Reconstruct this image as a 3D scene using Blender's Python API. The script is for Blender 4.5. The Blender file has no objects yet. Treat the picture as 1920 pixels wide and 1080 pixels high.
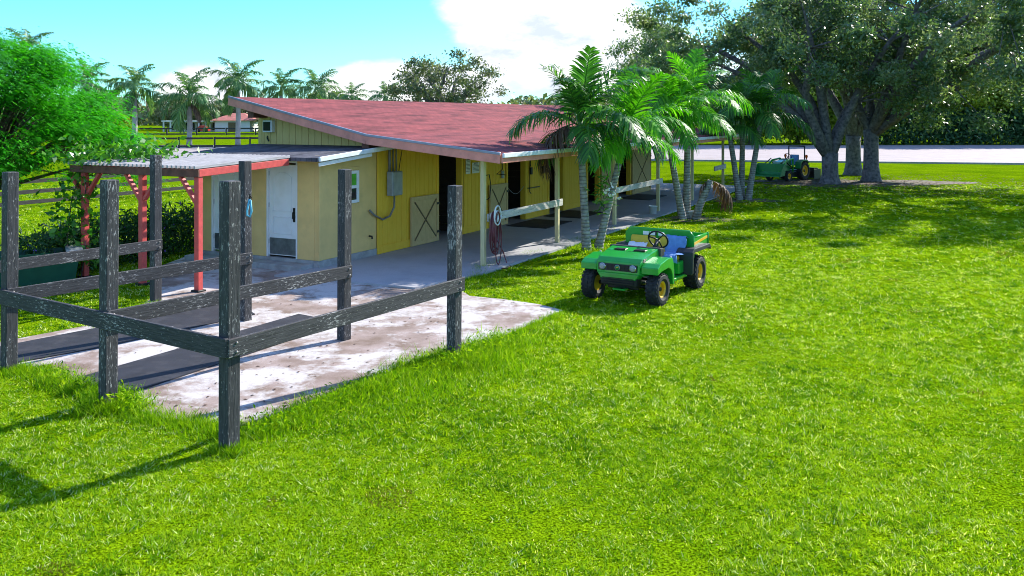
import bpy, bmesh, math, random
import numpy as np
from mathutils import Vector, Matrix, Quaternion, Euler
R = math.radians
SC = bpy.context.scene
COL = SC.collection

# ------------------------------------------------------------------ camera, sky, sun, exposure
CAM_H = 3.3; F = 1650.0; HORIZON = 218.0            # photo pixels (1920 x 1080)
cd = bpy.data.cameras.new('camera'); cam = bpy.data.objects.new('camera', cd); COL.objects.link(cam)
cam.location = (0, 0, CAM_H); cam.rotation_euler = (R(90), 0, 0)
cd.sensor_width = 36; cd.lens = F / 1920 * 36; cd.shift_y = -(540 - HORIZON) / 1920
cd.clip_start = 0.1; cd.clip_end = 6000
SC.camera = cam
SUN_AZ, SUN_EL = R(48), R(33)                       # azimuth measured from +Y towards +X
SUND = Vector((math.sin(SUN_AZ)*math.cos(SUN_EL), math.cos(SUN_AZ)*math.cos(SUN_EL), math.sin(SUN_EL)))
sl = bpy.data.lights.new('sun', 'SUN'); sl.energy = 4.2; sl.angle = R(0.5); sl.color = (1.0, 0.95, 0.86)
so = bpy.data.objects.new('sun', sl); COL.objects.link(so); so.location = (30, 30, 40)
so.rotation_euler = SUND.to_track_quat('Z', 'Y').to_euler()

def ramp(N, stops, interp='LINEAR'):
    r = N('ShaderNodeValToRGB'); r.color_ramp.interpolation = interp; e = r.color_ramp.elements
    while len(e) < len(stops): e.new(0.5)
    for i, (p, c) in enumerate(stops): e[i].position = p; e[i].color = (*c, 1) if len(c) == 3 else c
    return r
world = bpy.data.worlds.new('World'); SC.world = world; world.use_nodes = True
def build_world():
    nt = world.node_tree; nt.nodes.clear(); N = nt.nodes.new; L = nt.links.new
    out = N('ShaderNodeOutputWorld'); bg = N('ShaderNodeBackground'); bg.inputs[1].default_value = 0.15
    sky = N('ShaderNodeTexSky'); sky.sky_type = 'NISHITA'; sky.sun_disc = False
    sky.sun_elevation = SUN_EL; sky.sun_rotation = SUN_AZ
    sky.air_density = 1.0; sky.dust_density = 0.3; sky.ozone_density = 1.6
    tint = N('ShaderNodeMix'); tint.data_type = 'RGBA'; tint.blend_type = 'MULTIPLY'
    tint.inputs['Factor'].default_value = 1.0; tint.inputs['B'].default_value = (0.29, 0.65, 0.93, 1)
    hs_ = N('ShaderNodeHueSaturation'); hs_.inputs['Saturation'].default_value = 1.25; L(sky.outputs[0], hs_.inputs['Color']); L(hs_.outputs[0], tint.inputs['A'])
    tc = N('ShaderNodeTexCoord'); sep = N('ShaderNodeSeparateXYZ'); L(tc.outputs['Generated'], sep.inputs[0])
    def M(op, a, b=None, c=None):
        m = N('ShaderNodeMath'); m.operation = op
        for i, v in enumerate((a, b, c)):
            if v is None: continue
            if isinstance(v, (int, float)): m.inputs[i].default_value = v
            else: L(v, m.inputs[i])
        return m.outputs[0]
    mp = N('ShaderNodeMapping'); mp.inputs['Scale'].default_value = (1, 1, 2.2); mp.inputs['Location'].default_value = (0.35, 0.1, 0.2)
    L(tc.outputs['Generated'], mp.inputs[0])
    nz = N('ShaderNodeTexNoise'); nz.inputs['Scale'].default_value = 5.0; nz.inputs['Detail'].default_value = 7; nz.inputs['Roughness'].default_value = 0.55
    L(mp.outputs[0], nz.inputs['Vector'])
    # one large cumulus bank low in the north, smaller wisps anywhere
    def blob(cx, cz, rx, rz):
        a = M('DIVIDE', M('SUBTRACT', sep.outputs[0], cx), rx); b = M('DIVIDE', M('SUBTRACT', sep.outputs[2], cz), rz)
        return M('SUBTRACT', 1.0, M('SQRT', M('ADD', M('MULTIPLY', a, a), M('MULTIPLY', b, b))))
    front = M('GREATER_THAN', sep.outputs[1], 0.0)
    big = M('MAXIMUM', M('MAXIMUM', blob(0.05, 0.09, 0.17, 0.10), blob(-0.10, 0.035, 0.16, 0.042)), blob(-0.33, 0.03, 0.07, 0.035))
    big = M('MULTIPLY', M('MAXIMUM', big, -0.5), front)
    nn = M('SUBTRACT', nz.outputs[0], 0.5)
    v1 = M('ADD', M('MULTIPLY', big, 1.6), M('MULTIPLY', nn, 2.8))
    mr = N('ShaderNodeMapRange'); mr.interpolation_type = 'SMOOTHSTEP'; mr.inputs[1].default_value = 0.10; mr.inputs[2].default_value = 0.55
    L(v1, mr.inputs[0])
    # cloud added over the whole dome as neutral fill light; clear gap north-west
    gap = M('MULTIPLY', M('MAXIMUM', M('MAXIMUM', blob(-0.30, 0.10, 0.42, 0.16), blob(-0.10, 0.09, 0.12, 0.06)), 0.0), M('MULTIPLY', front, 0.9))
    nz2 = N('ShaderNodeTexNoise'); nz2.inputs['Scale'].default_value = 3.4; nz2.inputs['Detail'].default_value = 8; nz2.inputs['Roughness'].default_value = 0.6
    L(mp.outputs[0], nz2.inputs['Vector'])
    mr2 = N('ShaderNodeMapRange'); mr2.interpolation_type = 'SMOOTHSTEP'; mr2.inputs[1].default_value = 0.46; mr2.inputs[2].default_value = 0.66; mr2.inputs[4].default_value = 0.85
    L(M('SUBTRACT', nz2.outputs[0], gap), mr2.inputs[0])
    mask = M('MINIMUM', M('ADD', M('MULTIPLY', mr.outputs[0], front), mr2.outputs[0]), 1.0)
    nz3 = N('ShaderNodeTexNoise'); nz3.inputs['Scale'].default_value = 14.0; nz3.inputs['Detail'].default_value = 7; nz3.inputs['Roughness'].default_value = 0.6
    L(mp.outputs[0], nz3.inputs['Vector'])
    cr_ = ramp(N, [(0.32, (2.35, 2.65, 3.05)), (0.60, (4.3, 4.3, 4.3))]); L(nz3.outputs[0], cr_.inputs[0])
    mx = N('ShaderNodeMix'); mx.data_type = 'RGBA'
    L(cr_.outputs[0], mx.inputs['B'])
    L(mask, mx.inputs['Factor']); L(tint.outputs['Result'], mx.inputs['A'])
    L(mx.outputs['Result'], bg.inputs[0]); L(bg.outputs[0], out.inputs[0])
build_world()
vs = SC.view_settings; vs.view_transform = 'Standard'; vs.look = 'None'; vs.gamma = 1.0; vs.use_curve_mapping = False
vs.exposure = 1.22
SC.cycles.use_denoising = True; SC.cycles.filter_width = 1.0; SC.cycles.sample_clamp_indirect = 4.0; SC.cycles.max_bounces = 6; SC.cycles.transparent_max_bounces = 8

# ------------------------------------------------------------------ geometry helpers
def G(px, py, z=0.0):
    """ground point seen at a photo pixel"""
    Y = F * (CAM_H - z) / (py - HORIZON)
    return Vector(((px - 960) * Y / F, Y, z))
def link(name, me, mat, parent=None):
    o = bpy.data.objects.new(name, me); COL.objects.link(o)
    if mat is not None and not len(me.materials): me.materials.append(mat)
    if parent is not None: o.parent = parent
    return o
def mesh_of(name, verts, faces, smooth=False):
    me = bpy.data.meshes.new(name); me.from_pydata([tuple(v) for v in verts], [], faces); me.update()
    if smooth: me.polygons.foreach_set('use_smooth', [True]*len(me.polygons))
    return me
def raw(name, verts, faces, mat, parent=None, smooth=False, loc=None):
    o = link(name, mesh_of(name, verts, faces, smooth), mat, parent)
    if loc is not None: o.location = loc
    return o
def tag(o, label=None, cat=None, group=None, kind=None):
    for k, v in (('label', label), ('category', cat), ('group', group), ('kind', kind)):
        if v: o[k] = v
    return o
def thing(name, label, cat, loc=(0, 0, 0), rz=0.0, group=None):
    o = bpy.data.objects.new(name, None); COL.objects.link(o); o.empty_display_size = 0.2
    o.location = loc; o.rotation_euler = (0, 0, rz)
    return tag(o, label, cat, group)
BOXF = [(0,3,2,1),(4,5,6,7),(0,1,5,4),(1,2,6,5),(2,3,7,6),(3,0,4,7)]
def box_mesh(name, x0, x1, y0, y1, z0, z1, bevel=0.0):
    v = [(x0,y0,z0),(x1,y0,z0),(x1,y1,z0),(x0,y1,z0),(x0,y0,z1),(x1,y0,z1),(x1,y1,z1),(x0,y1,z1)]
    me = mesh_of(name, v, BOXF)
    if bevel > 0:
        bm = bmesh.new(); bm.from_mesh(me)
        bmesh.ops.bevel(bm, geom=bm.edges[:], offset=bevel, segments=1, affect='EDGES', profile=0.5)
        bm.to_mesh(me); bm.free()
    return me
def box(name, x0, x1, y0, y1, z0, z1, mat, parent=None, bevel=0.0):
    """box whose origin sits at its own centre"""
    c = ((x0+x1)/2, (y0+y1)/2, (z0+z1)/2); a = (abs(x1-x0)/2, abs(y1-y0)/2, abs(z1-z0)/2)
    o = link(name, box_mesh(name, -a[0], a[0], -a[1], a[1], -a[2], a[2], bevel), mat, parent); o.location = c
    return o
def beam(name, p0, p1, w, h, mat, parent=None, bevel=0.006, up=(0, 0, 1), roll=0.0):
    """bar along local X from p0 to p1; w across, h along `up`"""
    p0, p1 = Vector(p0), Vector(p1); d = p1 - p0; Ln = d.length
    o = link(name, box_mesh(name, 0, Ln, -w/2, w/2, -h/2, h/2, bevel), mat, parent)
    x = d.normalized(); upv = Vector(up)
    if abs(x.dot(upv)) > 0.99: upv = Vector((math.cos(roll), math.sin(roll), 0))
    y = upv.cross(x).normalized(); z = x.cross(y)
    o.matrix_basis = Matrix.Translation(p0) @ Matrix((x, y, z)).transposed().to_4x4()
    return o
def tube_geo(pts, rad, n=8, cap=True):
    pts = [Vector(p) for p in pts]; V = []; Fc = []
    if not isinstance(rad, (list, tuple)): rad = [rad]*len(pts)
    prev = None
    for i, p in enumerate(pts):
        t = (pts[min(i+1, len(pts)-1)] - pts[max(i-1, 0)]).normalized()
        if prev is None:
            a = Vector((0, 0, 1)) if abs(t.z) < 0.9 else Vector((1, 0, 0)); s = t.cross(a).normalized()
        else:
            s = (prev - t * prev.dot(t)); s = s.normalized() if s.length > 1e-6 else t.orthogonal().normalized()
        prev = s; b = t.cross(s)
        for k in range(n):
            A = 2*math.pi*k/n; V.append(p + (s*math.cos(A) + b*math.sin(A)) * rad[i])
    for i in range(len(pts)-1):
        for k in range(n):
            a = i*n+k; b2 = i*n+(k+1) % n; Fc.append((a, b2, b2+n, a+n))
    if cap: Fc.append(tuple(range(n-1, -1, -1))); Fc.append(tuple(range((len(pts)-1)*n, len(pts)*n)))
    return V, Fc
def tube(name, pts, rad, mat, parent=None, n=8, smooth=True):
    V, Fc = tube_geo(pts, rad, n); return raw(name, V, Fc, mat, parent, smooth)
class MB:
    def __init__(s): s.V = []; s.F = []
    def add(s, V, Fc):
        o = len(s.V); s.V += [tuple(v) for v in V]; s.F += [tuple(i+o for i in f) for f in Fc]
    def box(s, x0, x1, y0, y1, z0, z1):
        s.add([(x0,y0,z0),(x1,y0,z0),(x1,y1,z0),(x0,y1,z0),(x0,y0,z1),(x1,y0,z1),(x1,y1,z1),(x0,y1,z1)], BOXF)
    def tube(s, pts, rad, n=8): s.add(*tube_geo(pts, rad, n))
    def build(s, name, mat, parent=None, smooth=False): return raw(name, s.V, s.F, mat, parent, smooth)
def lathe_geo(prof, n=24, axis='Y'):
    """prof: (radius, along) pairs, closed loop not needed"""
    V = []; Fc = []; m = len(prof)
    for k in range(n):
        A = 2*math.pi*k/n
        for r, h in prof:
            c, s_ = r*math.cos(A), r*math.sin(A)
            V.append((c, h, s_) if axis == 'Y' else (c, s_, h))
    for k in range(n):
        for j in range(m-1):
            a = k*m+j; b = ((k+1) % n)*m+j
            Fc.append((a, a+1, b+1, b) if axis == 'Y' else (a, b, b+1, a+1))
    return V, Fc
def prism(name, poly, z0, z1, mat, parent=None):
    n = len(poly); V = [(p[0], p[1], z0) for p in poly] + [(p[0], p[1], z1) for p in poly]
    ar = sum(poly[i][0]*poly[(i+1) % n][1]-poly[(i+1) % n][0]*poly[i][1] for i in range(n))
    idx = list(range(n)) if ar > 0 else list(range(n-1, -1, -1))
    Fc = [tuple(i+n for i in idx), tuple(reversed(idx))]
    for k in range(n):
        a, b = idx[k], idx[(k+1) % n]; Fc.append((a, b, b+n, a+n))
    return raw(name, V, Fc, mat, parent)
def extrude_y(name, prof, y0, y1, mat, parent=None, bevel=0.0):
    """profile (x,z) extruded along y"""
    n = len(prof); V = [(p[0], y0, p[1]) for p in prof] + [(p[0], y1, p[1]) for p in prof]
    Fc = [tuple(range(n)), tuple(range(2*n-1, n-1, -1))] + [(k, k+n, (k+1) % n+n, (k+1) % n) for k in range(n)]
    me = mesh_of(name, V, Fc); bm = bmesh.new(); bm.from_mesh(me); bmesh.ops.recalc_face_normals(bm, faces=bm.faces[:])
    if bevel: bmesh.ops.bevel(bm, geom=bm.edges[:], offset=bevel, segments=2, affect='EDGES', profile=0.5)
    bm.to_mesh(me); bm.free()
    return link(name, me, mat, parent)
def fast_mesh(name, V, quads=None, tris=None, tint=None):
    """numpy mesh; tint = one float per face"""
    me = bpy.data.meshes.new(name); V = np.asarray(V, np.float32).reshape(-1, 3)
    me.vertices.add(len(V)); me.vertices.foreach_set('co', V.ravel())
    fa, k = (quads, 4) if quads is not None else (tris, 3)
    fa = np.asarray(fa, np.int32); nf = len(fa)
    me.loops.add(nf*k); me.loops.foreach_set('vertex_index', fa.ravel())
    me.polygons.add(nf); me.polygons.foreach_set('loop_start', np.arange(0, nf*k, k, dtype=np.int32))
    me.update(calc_edges=True)
    if tint is not None:
        at = me.attributes.new('tint', 'FLOAT', 'FACE'); at.data.foreach_set('value', np.asarray(tint, np.float32))
    return me
def unit(a): return a / np.maximum(np.linalg.norm(a, axis=1, keepdims=True), 1e-9)
def leaf_quads(P, size, rng, aspect=0.5, up=0.35, dirs=None):
    """rhombic leaves at points P"""
    n = len(P); d = rng.normal(size=(n, 3)) if dirs is None else dirs + rng.normal(size=(n, 3))*0.35
    d = unit(d); nv = rng.normal(size=(n, 3)); nv[:, 2] += up*3; s = unit(np.cross(d, nv))
    sz = (size*(0.6+0.8*rng.random(n)))[:, None]
    nn = np.cross(s, d)*sz*0.10
    V = np.stack([P, P+d*sz*0.5+s*sz*aspect*0.5+nn, P+d*sz, P+d*sz*0.5-s*sz*aspect*0.5+nn], 1).reshape(-1, 3)
    return V, np.arange(n*4, dtype=np.int32).reshape(-1, 4)

# ------------------------------------------------------------------ materials
MATS = {}
def nmat(name):
    m = bpy.data.materials.new(name); m.use_nodes = True; nt = m.node_tree; nt.nodes.clear()
    o = nt.nodes.new('ShaderNodeOutputMaterial'); MATS[name] = m
    return m, nt, nt.nodes.new, nt.links.new, o
def noise(N, L, vec, scale, detail=4, rough=0.55, dist=0.0):
    n = N('ShaderNodeTexNoise'); n.inputs['Scale'].default_value = scale; n.inputs['Detail'].default_value = detail
    n.inputs['Roughness'].default_value = rough; n.inputs['Distortion'].default_value = dist
    if vec is not None: L(vec, n.inputs['Vector'])
    return n.outputs[0]
def mapping(N, L, src, scale):
    m = N('ShaderNodeMapping'); m.inputs['Scale'].default_value = scale; L(src, m.inputs[0]); return m.outputs[0]
def mixc(N, L, fac, a, b, mode='MIX'):
    m = N('ShaderNodeMix'); m.data_type = 'RGBA'; m.blend_type = mode
    for key, v in (('Factor', fac), ('A', a), ('B', b)):
        if isinstance(v, (int, float)): m.inputs[key].default_value = v
        elif isinstance(v, tuple): m.inputs[key].default_value = (*v, 1) if len(v) == 3 else v
        else: L(v, m.inputs[key])
    return m.outputs['Result']
def simple(name, col, rough=0.6, metal=0.0, var=0.15, vscale=6.0, bump=0.0, bscale=60.0, dirt=None, dirt_amt=0.5, spec=0.4, coat=0.0):
    m, nt, N, L, o = nmat(name)
    p = N('ShaderNodeBsdfPrincipled'); p.inputs['Roughness'].default_value = rough; p.inputs['Metallic'].default_value = metal
    p.inputs['Specular IOR Level'].default_value = spec; p.inputs['Coat Weight'].default_value = coat
    pos = N('ShaderNodeNewGeometry').outputs['Position']
    n1 = noise(N, L, pos, vscale, 5)
    dark = tuple(c*(1-var*1.6) for c in col); lite = tuple(min(1, c*(1+var)) for c in col)
    c = ramp(N, [(0.3, dark), (0.7, lite)]); L(n1, c.inputs[0]); cc = c.outputs[0]
    if dirt:
        d = ramp(N, [(0.5, (0, 0, 0)), (0.72, (1, 1, 1))]); L(noise(N, L, pos, vscale*0.6+1.3, 8, 0.65), d.inputs[0])
        mm = N('ShaderNodeMath'); mm.operation = 'MULTIPLY'; mm.inputs[1].default_value = dirt_amt; L(d.outputs[0], mm.inputs[0])
        cc = mixc(N, L, mm.outputs[0], cc, dirt)
    L(cc, p.inputs['Base Color'])
    if bump:
        b = N('ShaderNodeBump'); b.inputs['Strength'].default_value = bump; b.inputs['Distance'].default_value = 0.01
        L(noise(N, L, pos, bscale, 4), b.inputs['Height']); L(b.outputs[0], p.inputs['Normal'])
    L(p.outputs[0], o.inputs[0]); return m
def wood(name, base, lite, peel=None, peel_t=(0.56, 0.64), rough=0.75, scale=(1.2, 14, 14), bump=0.5):
    """boards whose grain runs along local X"""
    m, nt, N, L, o = nmat(name)
    p = N('ShaderNodeBsdfPrincipled'); p.inputs['Roughness'].default_value = rough; p.inputs['Specular IOR Level'].default_value = 0.3
    tc = N('ShaderNodeTexCoord').outputs['Object']; oi = N('ShaderNodeObjectInfo')
    ad = N('ShaderNodeVectorMath'); ad.operation = 'ADD'; L(tc, ad.inputs[0])
    sc_ = N('ShaderNodeMath'); sc_.operation = 'MULTIPLY'; sc_.inputs[1].default_value = 37.0; L(oi.outputs['Random'], sc_.inputs[0]); L(sc_.outputs[0], ad.inputs[1])
    v = mapping(N, L, ad.outputs[0], scale)
    g = noise(N, L, v, 3.0, 6, 0.65, 0.3)
    c = ramp(N, [(0.3, base), (0.75, lite)]); L(g, c.inputs[0]); cc = c.outputs[0]
    h = g
    if peel:
        v2 = mapping(N, L, ad.outputs[0], (scale[0]*4.0, scale[1]*1.1, scale[2]*1.1))
        pn = noise(N, L, v2, 2.2, 7, 0.7, 0.4)
        big = noise(N, L, ad.outputs[0], 1.7, 2)
        mm = N('ShaderNodeMath'); mm.operation = 'MULTIPLY_ADD'; mm.inputs[1].default_value = 0.28; L(big, mm.inputs[0]); L(pn, mm.inputs[2])
        r = ramp(N, [(peel_t[0]+0.14, (0, 0, 0)), (peel_t[1]+0.14, (1, 1, 1))]); L(mm.outputs[0], r.inputs[0])
        cc = mixc(N, L, r.outputs[0], cc, peel)
    L(cc, p.inputs['Base Color'])
    b = N('ShaderNodeBump'); b.inputs['Strength'].default_value = bump; b.inputs['Distance'].default_value = 0.008
    L(h, b.inputs['Height']); L(b.outputs[0], p.inputs['Normal']); L(p.outputs[0], o.inputs[0]); return m
def leafmat(name, cols, trans=0.35, rough=0.45, tcol=None, spec=0.35):
    """leaf colours spread over the per-leaf tint attribute"""
    m, nt, N, L, o = nmat(name)
    p = N('ShaderNodeBsdfPrincipled'); p.inputs['Roughness'].default_value = rough; p.inputs['Specular IOR Level'].default_value = spec
    a = N('ShaderNodeAttribute'); a.attribute_name = 'tint'
    r = ramp(N, [(i/(len(cols)-1), c) for i, c in enumerate(cols)]); L(a.outputs['Fac'], r.inputs[0])
    L(r.outputs[0], p.inputs['Base Color'])
    t = N('ShaderNodeBsdfTranslucent')
    L(mixc(N, L, 1.0, r.outputs[0], tcol or (1.15, 1.25, 0.5), 'MULTIPLY'), t.inputs[0])
    mx = N('ShaderNodeMixShader'); mx.inputs[0].default_value = trans
    L(p.outputs[0], mx.inputs[1]); L(t.outputs[0], mx.inputs[2]); L(mx.outputs[0], o.inputs[0]); return m
def glass(name, col=(0.02, 0.025, 0.03), rough=0.05):
    return simple(name, col, rough, 0, 0.0, spec=0.8)

M_blackwood = wood('black_paint_wood', (0.018, 0.018, 0.020), (0.085, 0.082, 0.085), (0.36, 0.34, 0.33), (0.585, 0.64), scale=(1.6, 24, 24))
M_fence = wood('fence_wood', (0.02, 0.019, 0.02), (0.075, 0.07, 0.068), (0.2, 0.19, 0.18), (0.6, 0.7))
M_red = simple('red_paint', (0.62, 0.085, 0.075), 0.5, var=0.12, vscale=9, bump=0.15, dirt=(0.38, 0.08, 0.07), dirt_amt=0.4)
M_brown = simple('brown_stain', (0.17, 0.065, 0.045), 0.7, var=0.25, vscale=7, bump=0.2)
M_slat = wood('slat_wood', (0.24, 0.23, 0.24), (0.55, 0.53, 0.53), (0.7, 0.68, 0.66), (0.62, 0.7))
M_wall = wood('wall_board', (0.80, 0.46, 0.03), (0.88, 0.55, 0.055), (0.50, 0.30, 0.05), (0.66, 0.76), scale=(6, 6, 1.2), bump=0.25, rough=0.65)
M_gable = wood('gable_board', (0.66, 0.46, 0.16), (0.76, 0.55, 0.22), (0.45, 0.33, 0.13), (0.68, 0.75), scale=(6, 6, 1.2), bump=0.25)
M_stucco = simple('stucco_paint', (0.78, 0.53, 0.20), 0.8, var=0.06, vscale=2.2, bump=0.35, bscale=90, dirt=(0.5, 0.36, 0.15), dirt_amt=0.35)
M_found = simple('foundation', (0.36, 0.36, 0.36), 0.85, var=0.15, vscale=5, bump=0.3, dirt=(0.18, 0.17, 0.16))
M_door = simple('white_door', (0.80, 0.80, 0.79), 0.45, var=0.03, vscale=3, dirt=(0.66, 0.64, 0.56), dirt_amt=0.4)
M_white = simple('white_paint', (0.80, 0.80, 0.79), 0.5, var=0.05, dirt=(0.5, 0.49, 0.46), dirt_amt=0.35)
M_kick = simple('kick_plate', (0.22, 0.23, 0.24), 0.35, metal=0.7, var=0.2, dirt=(0.1, 0.1, 0.1))
M_dark = simple('dark_metal', (0.018, 0.018, 0.018), 0.4, metal=0.3)
M_grey = simple('grey_metal', (0.33, 0.35, 0.36), 0.5, metal=0.2, var=0.12)
M_galv = simple('conduit', (0.22, 0.21, 0.20), 0.5, metal=0.3)
M_glass = glass('window_glass'); M_curtain = simple('green_curtain', (0.10, 0.42, 0.03), 0.8)
M_tan = wood('tan_door', (0.52, 0.37, 0.17), (0.64, 0.47, 0.23), (0.30, 0.22, 0.12), (0.7, 0.78), scale=(5, 5, 2), bump=0.2)
M_trimd = simple('dark_trim', (0.16, 0.11, 0.05), 0.7, var=0.2)
M_fascia = simple('fascia_paint', (0.72, 0.27, 0.20), 0.6, var=0.1, vscale=4, bump=0.15, dirt=(0.36, 0.15, 0.12), dirt_amt=0.5)
M_drip = simple('drip_edge', (0.26, 0.28, 0.34), 0.45, metal=0.3, var=0.1)
M_gutter = simple('gutter', (0.72, 0.76, 0.76), 0.4, var=0.06, dirt=(0.4, 0.42, 0.42), dirt_amt=0.5)
M_soffit = simple('soffit', (0.55, 0.33, 0.16), 0.75, var=0.1)
M_post = wood('post_paint', (0.55, 0.46, 0.24), (0.72, 0.62, 0.36), (0.3, 0.25, 0.16), (0.66, 0.74))
M_railw = wood('white_rail', (0.38, 0.36, 0.34), (0.70, 0.68, 0.65), (0.22, 0.19, 0.16), (0.58, 0.68))
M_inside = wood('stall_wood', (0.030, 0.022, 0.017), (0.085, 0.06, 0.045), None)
M_rubber = simple('rubber_mat', (0.024, 0.025, 0.033), 0.7, var=0.2, vscale=3, bump=0.3, bscale=120, dirt=(0.12, 0.11, 0.11), dirt_amt=0.35)
M_hose = simple('hose', (0.16, 0.035, 0.045), 0.4, var=0.15)
M_gatgreen = simple('utility_green', (0.012, 0.32, 0.03), 0.28, var=0.06, coat=0.4, dirt=(0.06, 0.20, 0.05), dirt_amt=0.25)
M_trgreen = simple('tractor_green', (0.015, 0.21, 0.055), 0.35, var=0.08, coat=0.2)
M_loader = simple('loader_green', (0.03, 0.38, 0.03), 0.35, var=0.08)
M_yellow = simple('wheel_yellow', (0.78, 0.44, 0.012), 0.4, var=0.08, dirt=(0.42, 0.25, 0.04))
M_seat = simple('yellow_vinyl', (0.62, 0.42, 0.02), 0.45, var=0.08)
M_tyre = simple('tyre_rubber', (0.020, 0.020, 0.022), 0.75, var=0.3, vscale=20, bump=0.3, dirt=(0.09, 0.08, 0.07), dirt_amt=0.4)
M_black = simple('black_plastic', (0.026, 0.027, 0.03), 0.5, var=0.15, dirt=(0.07, 0.065, 0.06), dirt_amt=0.4)
M_lamp = simple('lamp_lens', (0.26, 0.28, 0.29), 0.08, var=0.02, spec=0.9)
M_chrome = simple('chrome', (0.6, 0.6, 0.6), 0.15, metal=1.0)
M_blue = simple('blue_seat_colour', (0.13, 0.27, 0.55), 0.85, var=0.12, vscale=14)
M_mattwhite = simple('matt_white', (0.8, 0.8, 0.78), 0.9, var=0.06)
M_orange = simple('orange_lens', (0.85, 0.12, 0.01), 0.25)
M_bark = simple('oak_bark', (0.155, 0.14, 0.145), 0.9, var=0.4, vscale=7, bump=0.9, bscale=14)
M_barkd = simple('dark_bark', (0.09, 0.075, 0.06), 0.9, var=0.4, vscale=6, bump=0.8, bscale=12)
M_shirt = simple('hanger_white', (0.7, 0.72, 0.7), 0.4)
M_trough = simple('green_trough', (0.008, 0.075, 0.045), 0.5, var=0.1)
M_redroof = simple('far_red_roof', (0.48, 0.16, 0.12), 0.8, var=0.15, vscale=1.0)
M_farwall = simple('far_white_wall', (0.72, 0.70, 0.66), 0.8, var=0.05, vscale=0.5)
M_cyan = simple('cyan_strap', (0.10, 0.42, 0.55), 0.6)
M_sprig = simple('white_petal', (0.85, 0.85, 0.82), 0.6)
M_redp = simple('red_car_paint', (0.5, 0.03, 0.02), 0.3)

def palm_trunk_mat():
    m, nt, N, L, o = nmat('palm_trunk')
    p = N('ShaderNodeBsdfPrincipled'); p.inputs['Roughness'].default_value = 0.85
    pos = N('ShaderNodeNewGeometry').outputs['Position']
    w = N('ShaderNodeTexWave'); w.wave_type = 'BANDS'; w.bands_direction = 'Z'; w.inputs['Scale'].default_value = 3.6
    w.inputs['Distortion'].default_value = 1.6; w.inputs['Detail'].default_value = 3; L(pos, w.inputs['Vector'])
    n = noise(N, L, pos, 9, 5)
    c = ramp(N, [(0.3, (0.17, 0.16, 0.14)), (0.7, (0.42, 0.40, 0.36))]); L(n, c.inputs[0])
    c2 = ramp(N, [(0.0, (0.45, 0.45, 0.45)), (0.25, (1, 1, 1))]); L(w.outputs[0], c2.inputs[0])
    L(mixc(N, L, 1.0, c.outputs[0], c2.outputs[0], 'MULTIPLY'), p.inputs['Base Color'])
    b = N('ShaderNodeBump'); b.inputs['Strength'].default_value = 0.6; b.inputs['Distance'].default_value = 0.02
    L(w.outputs[0], b.inputs['Height']); L(b.outputs[0], p.inputs['Normal']); L(p.outputs[0], o.inputs[0]); return m
M_ptrunk = palm_trunk_mat()
M_royal = simple('royal_trunk', (0.42, 0.41, 0.39), 0.85, var=0.15, vscale=2, bump=0.3)
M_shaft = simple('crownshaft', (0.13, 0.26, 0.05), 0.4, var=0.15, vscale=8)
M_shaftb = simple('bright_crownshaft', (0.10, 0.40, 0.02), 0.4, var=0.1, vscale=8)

def shingle_mat(name, cols, course=0.14):
    """asphalt shingles on a roof built in barn coordinates (local x along the eave, y up the slope)"""
    m, nt, N, L, o = nmat(name)
    p = N('ShaderNodeBsdfPrincipled'); p.inputs['Roughness'].default_value = 0.9; p.inputs['Specular IOR Level'].default_value = 0.2
    tc = N('ShaderNodeTexCoord').outputs['Object']
    br = N('ShaderNodeTexBrick'); br.inputs['Scale'].default_value = 1.0; br.inputs['Brick Width'].default_value = 0.30; br.inputs['Row Height'].default_value = course
    br.inputs['Mortar Size'].default_value = 0.006; br.inputs['Color1'].default_value = (*cols[0], 1); br.inputs['Color2'].default_value = (*cols[1], 1); br.inputs['Mortar'].default_value = (*cols[2], 1)
    L(tc, br.inputs['Vector'])
    st = noise(N, L, mapping(N, L, tc, (0.5, 2.2, 2.2)), 1.6, 6, 0.6)
    r = ramp(N, [(0.32, (0.45, 0.45, 0.47)), (0.5, (0.95, 0.95, 0.95)), (0.75, (1.25, 1.18, 1.15))]); L(st, r.inputs[0])
    c = mixc(N, L, 1.0, br.outputs[0], r.outputs[0], 'MULTIPLY')
    g = noise(N, L, tc, 110, 2); r2 = ramp(N, [(0.3, (0.7, 0.7, 0.7)), (0.7, (1.2, 1.2, 1.2))]); L(g, r2.inputs[0])
    L(mixc(N, L, 1.0, c, r2.outputs[0], 'MULTIPLY'), p.inputs['Base Color'])
    b = N('ShaderNodeBump'); b.inputs['Strength'].default_value = 0.5; b.inputs['Distance'].default_value = 0.01
    L(br.outputs['Fac'], b.inputs['Height']); b.invert = True; L(b.outputs[0], p.inputs['Normal']); L(p.outputs[0], o.inputs[0]); return m
M_shingle = shingle_mat('red_shingle', [(0.30, 0.070, 0.070), (0.22, 0.050, 0.052), (0.09, 0.024, 0.025)])
M_flatroof = shingle_mat('grey_shingle', [(0.13, 0.13, 0.15), (0.09, 0.09, 0.11), (0.03, 0.03, 0.035)])

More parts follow.
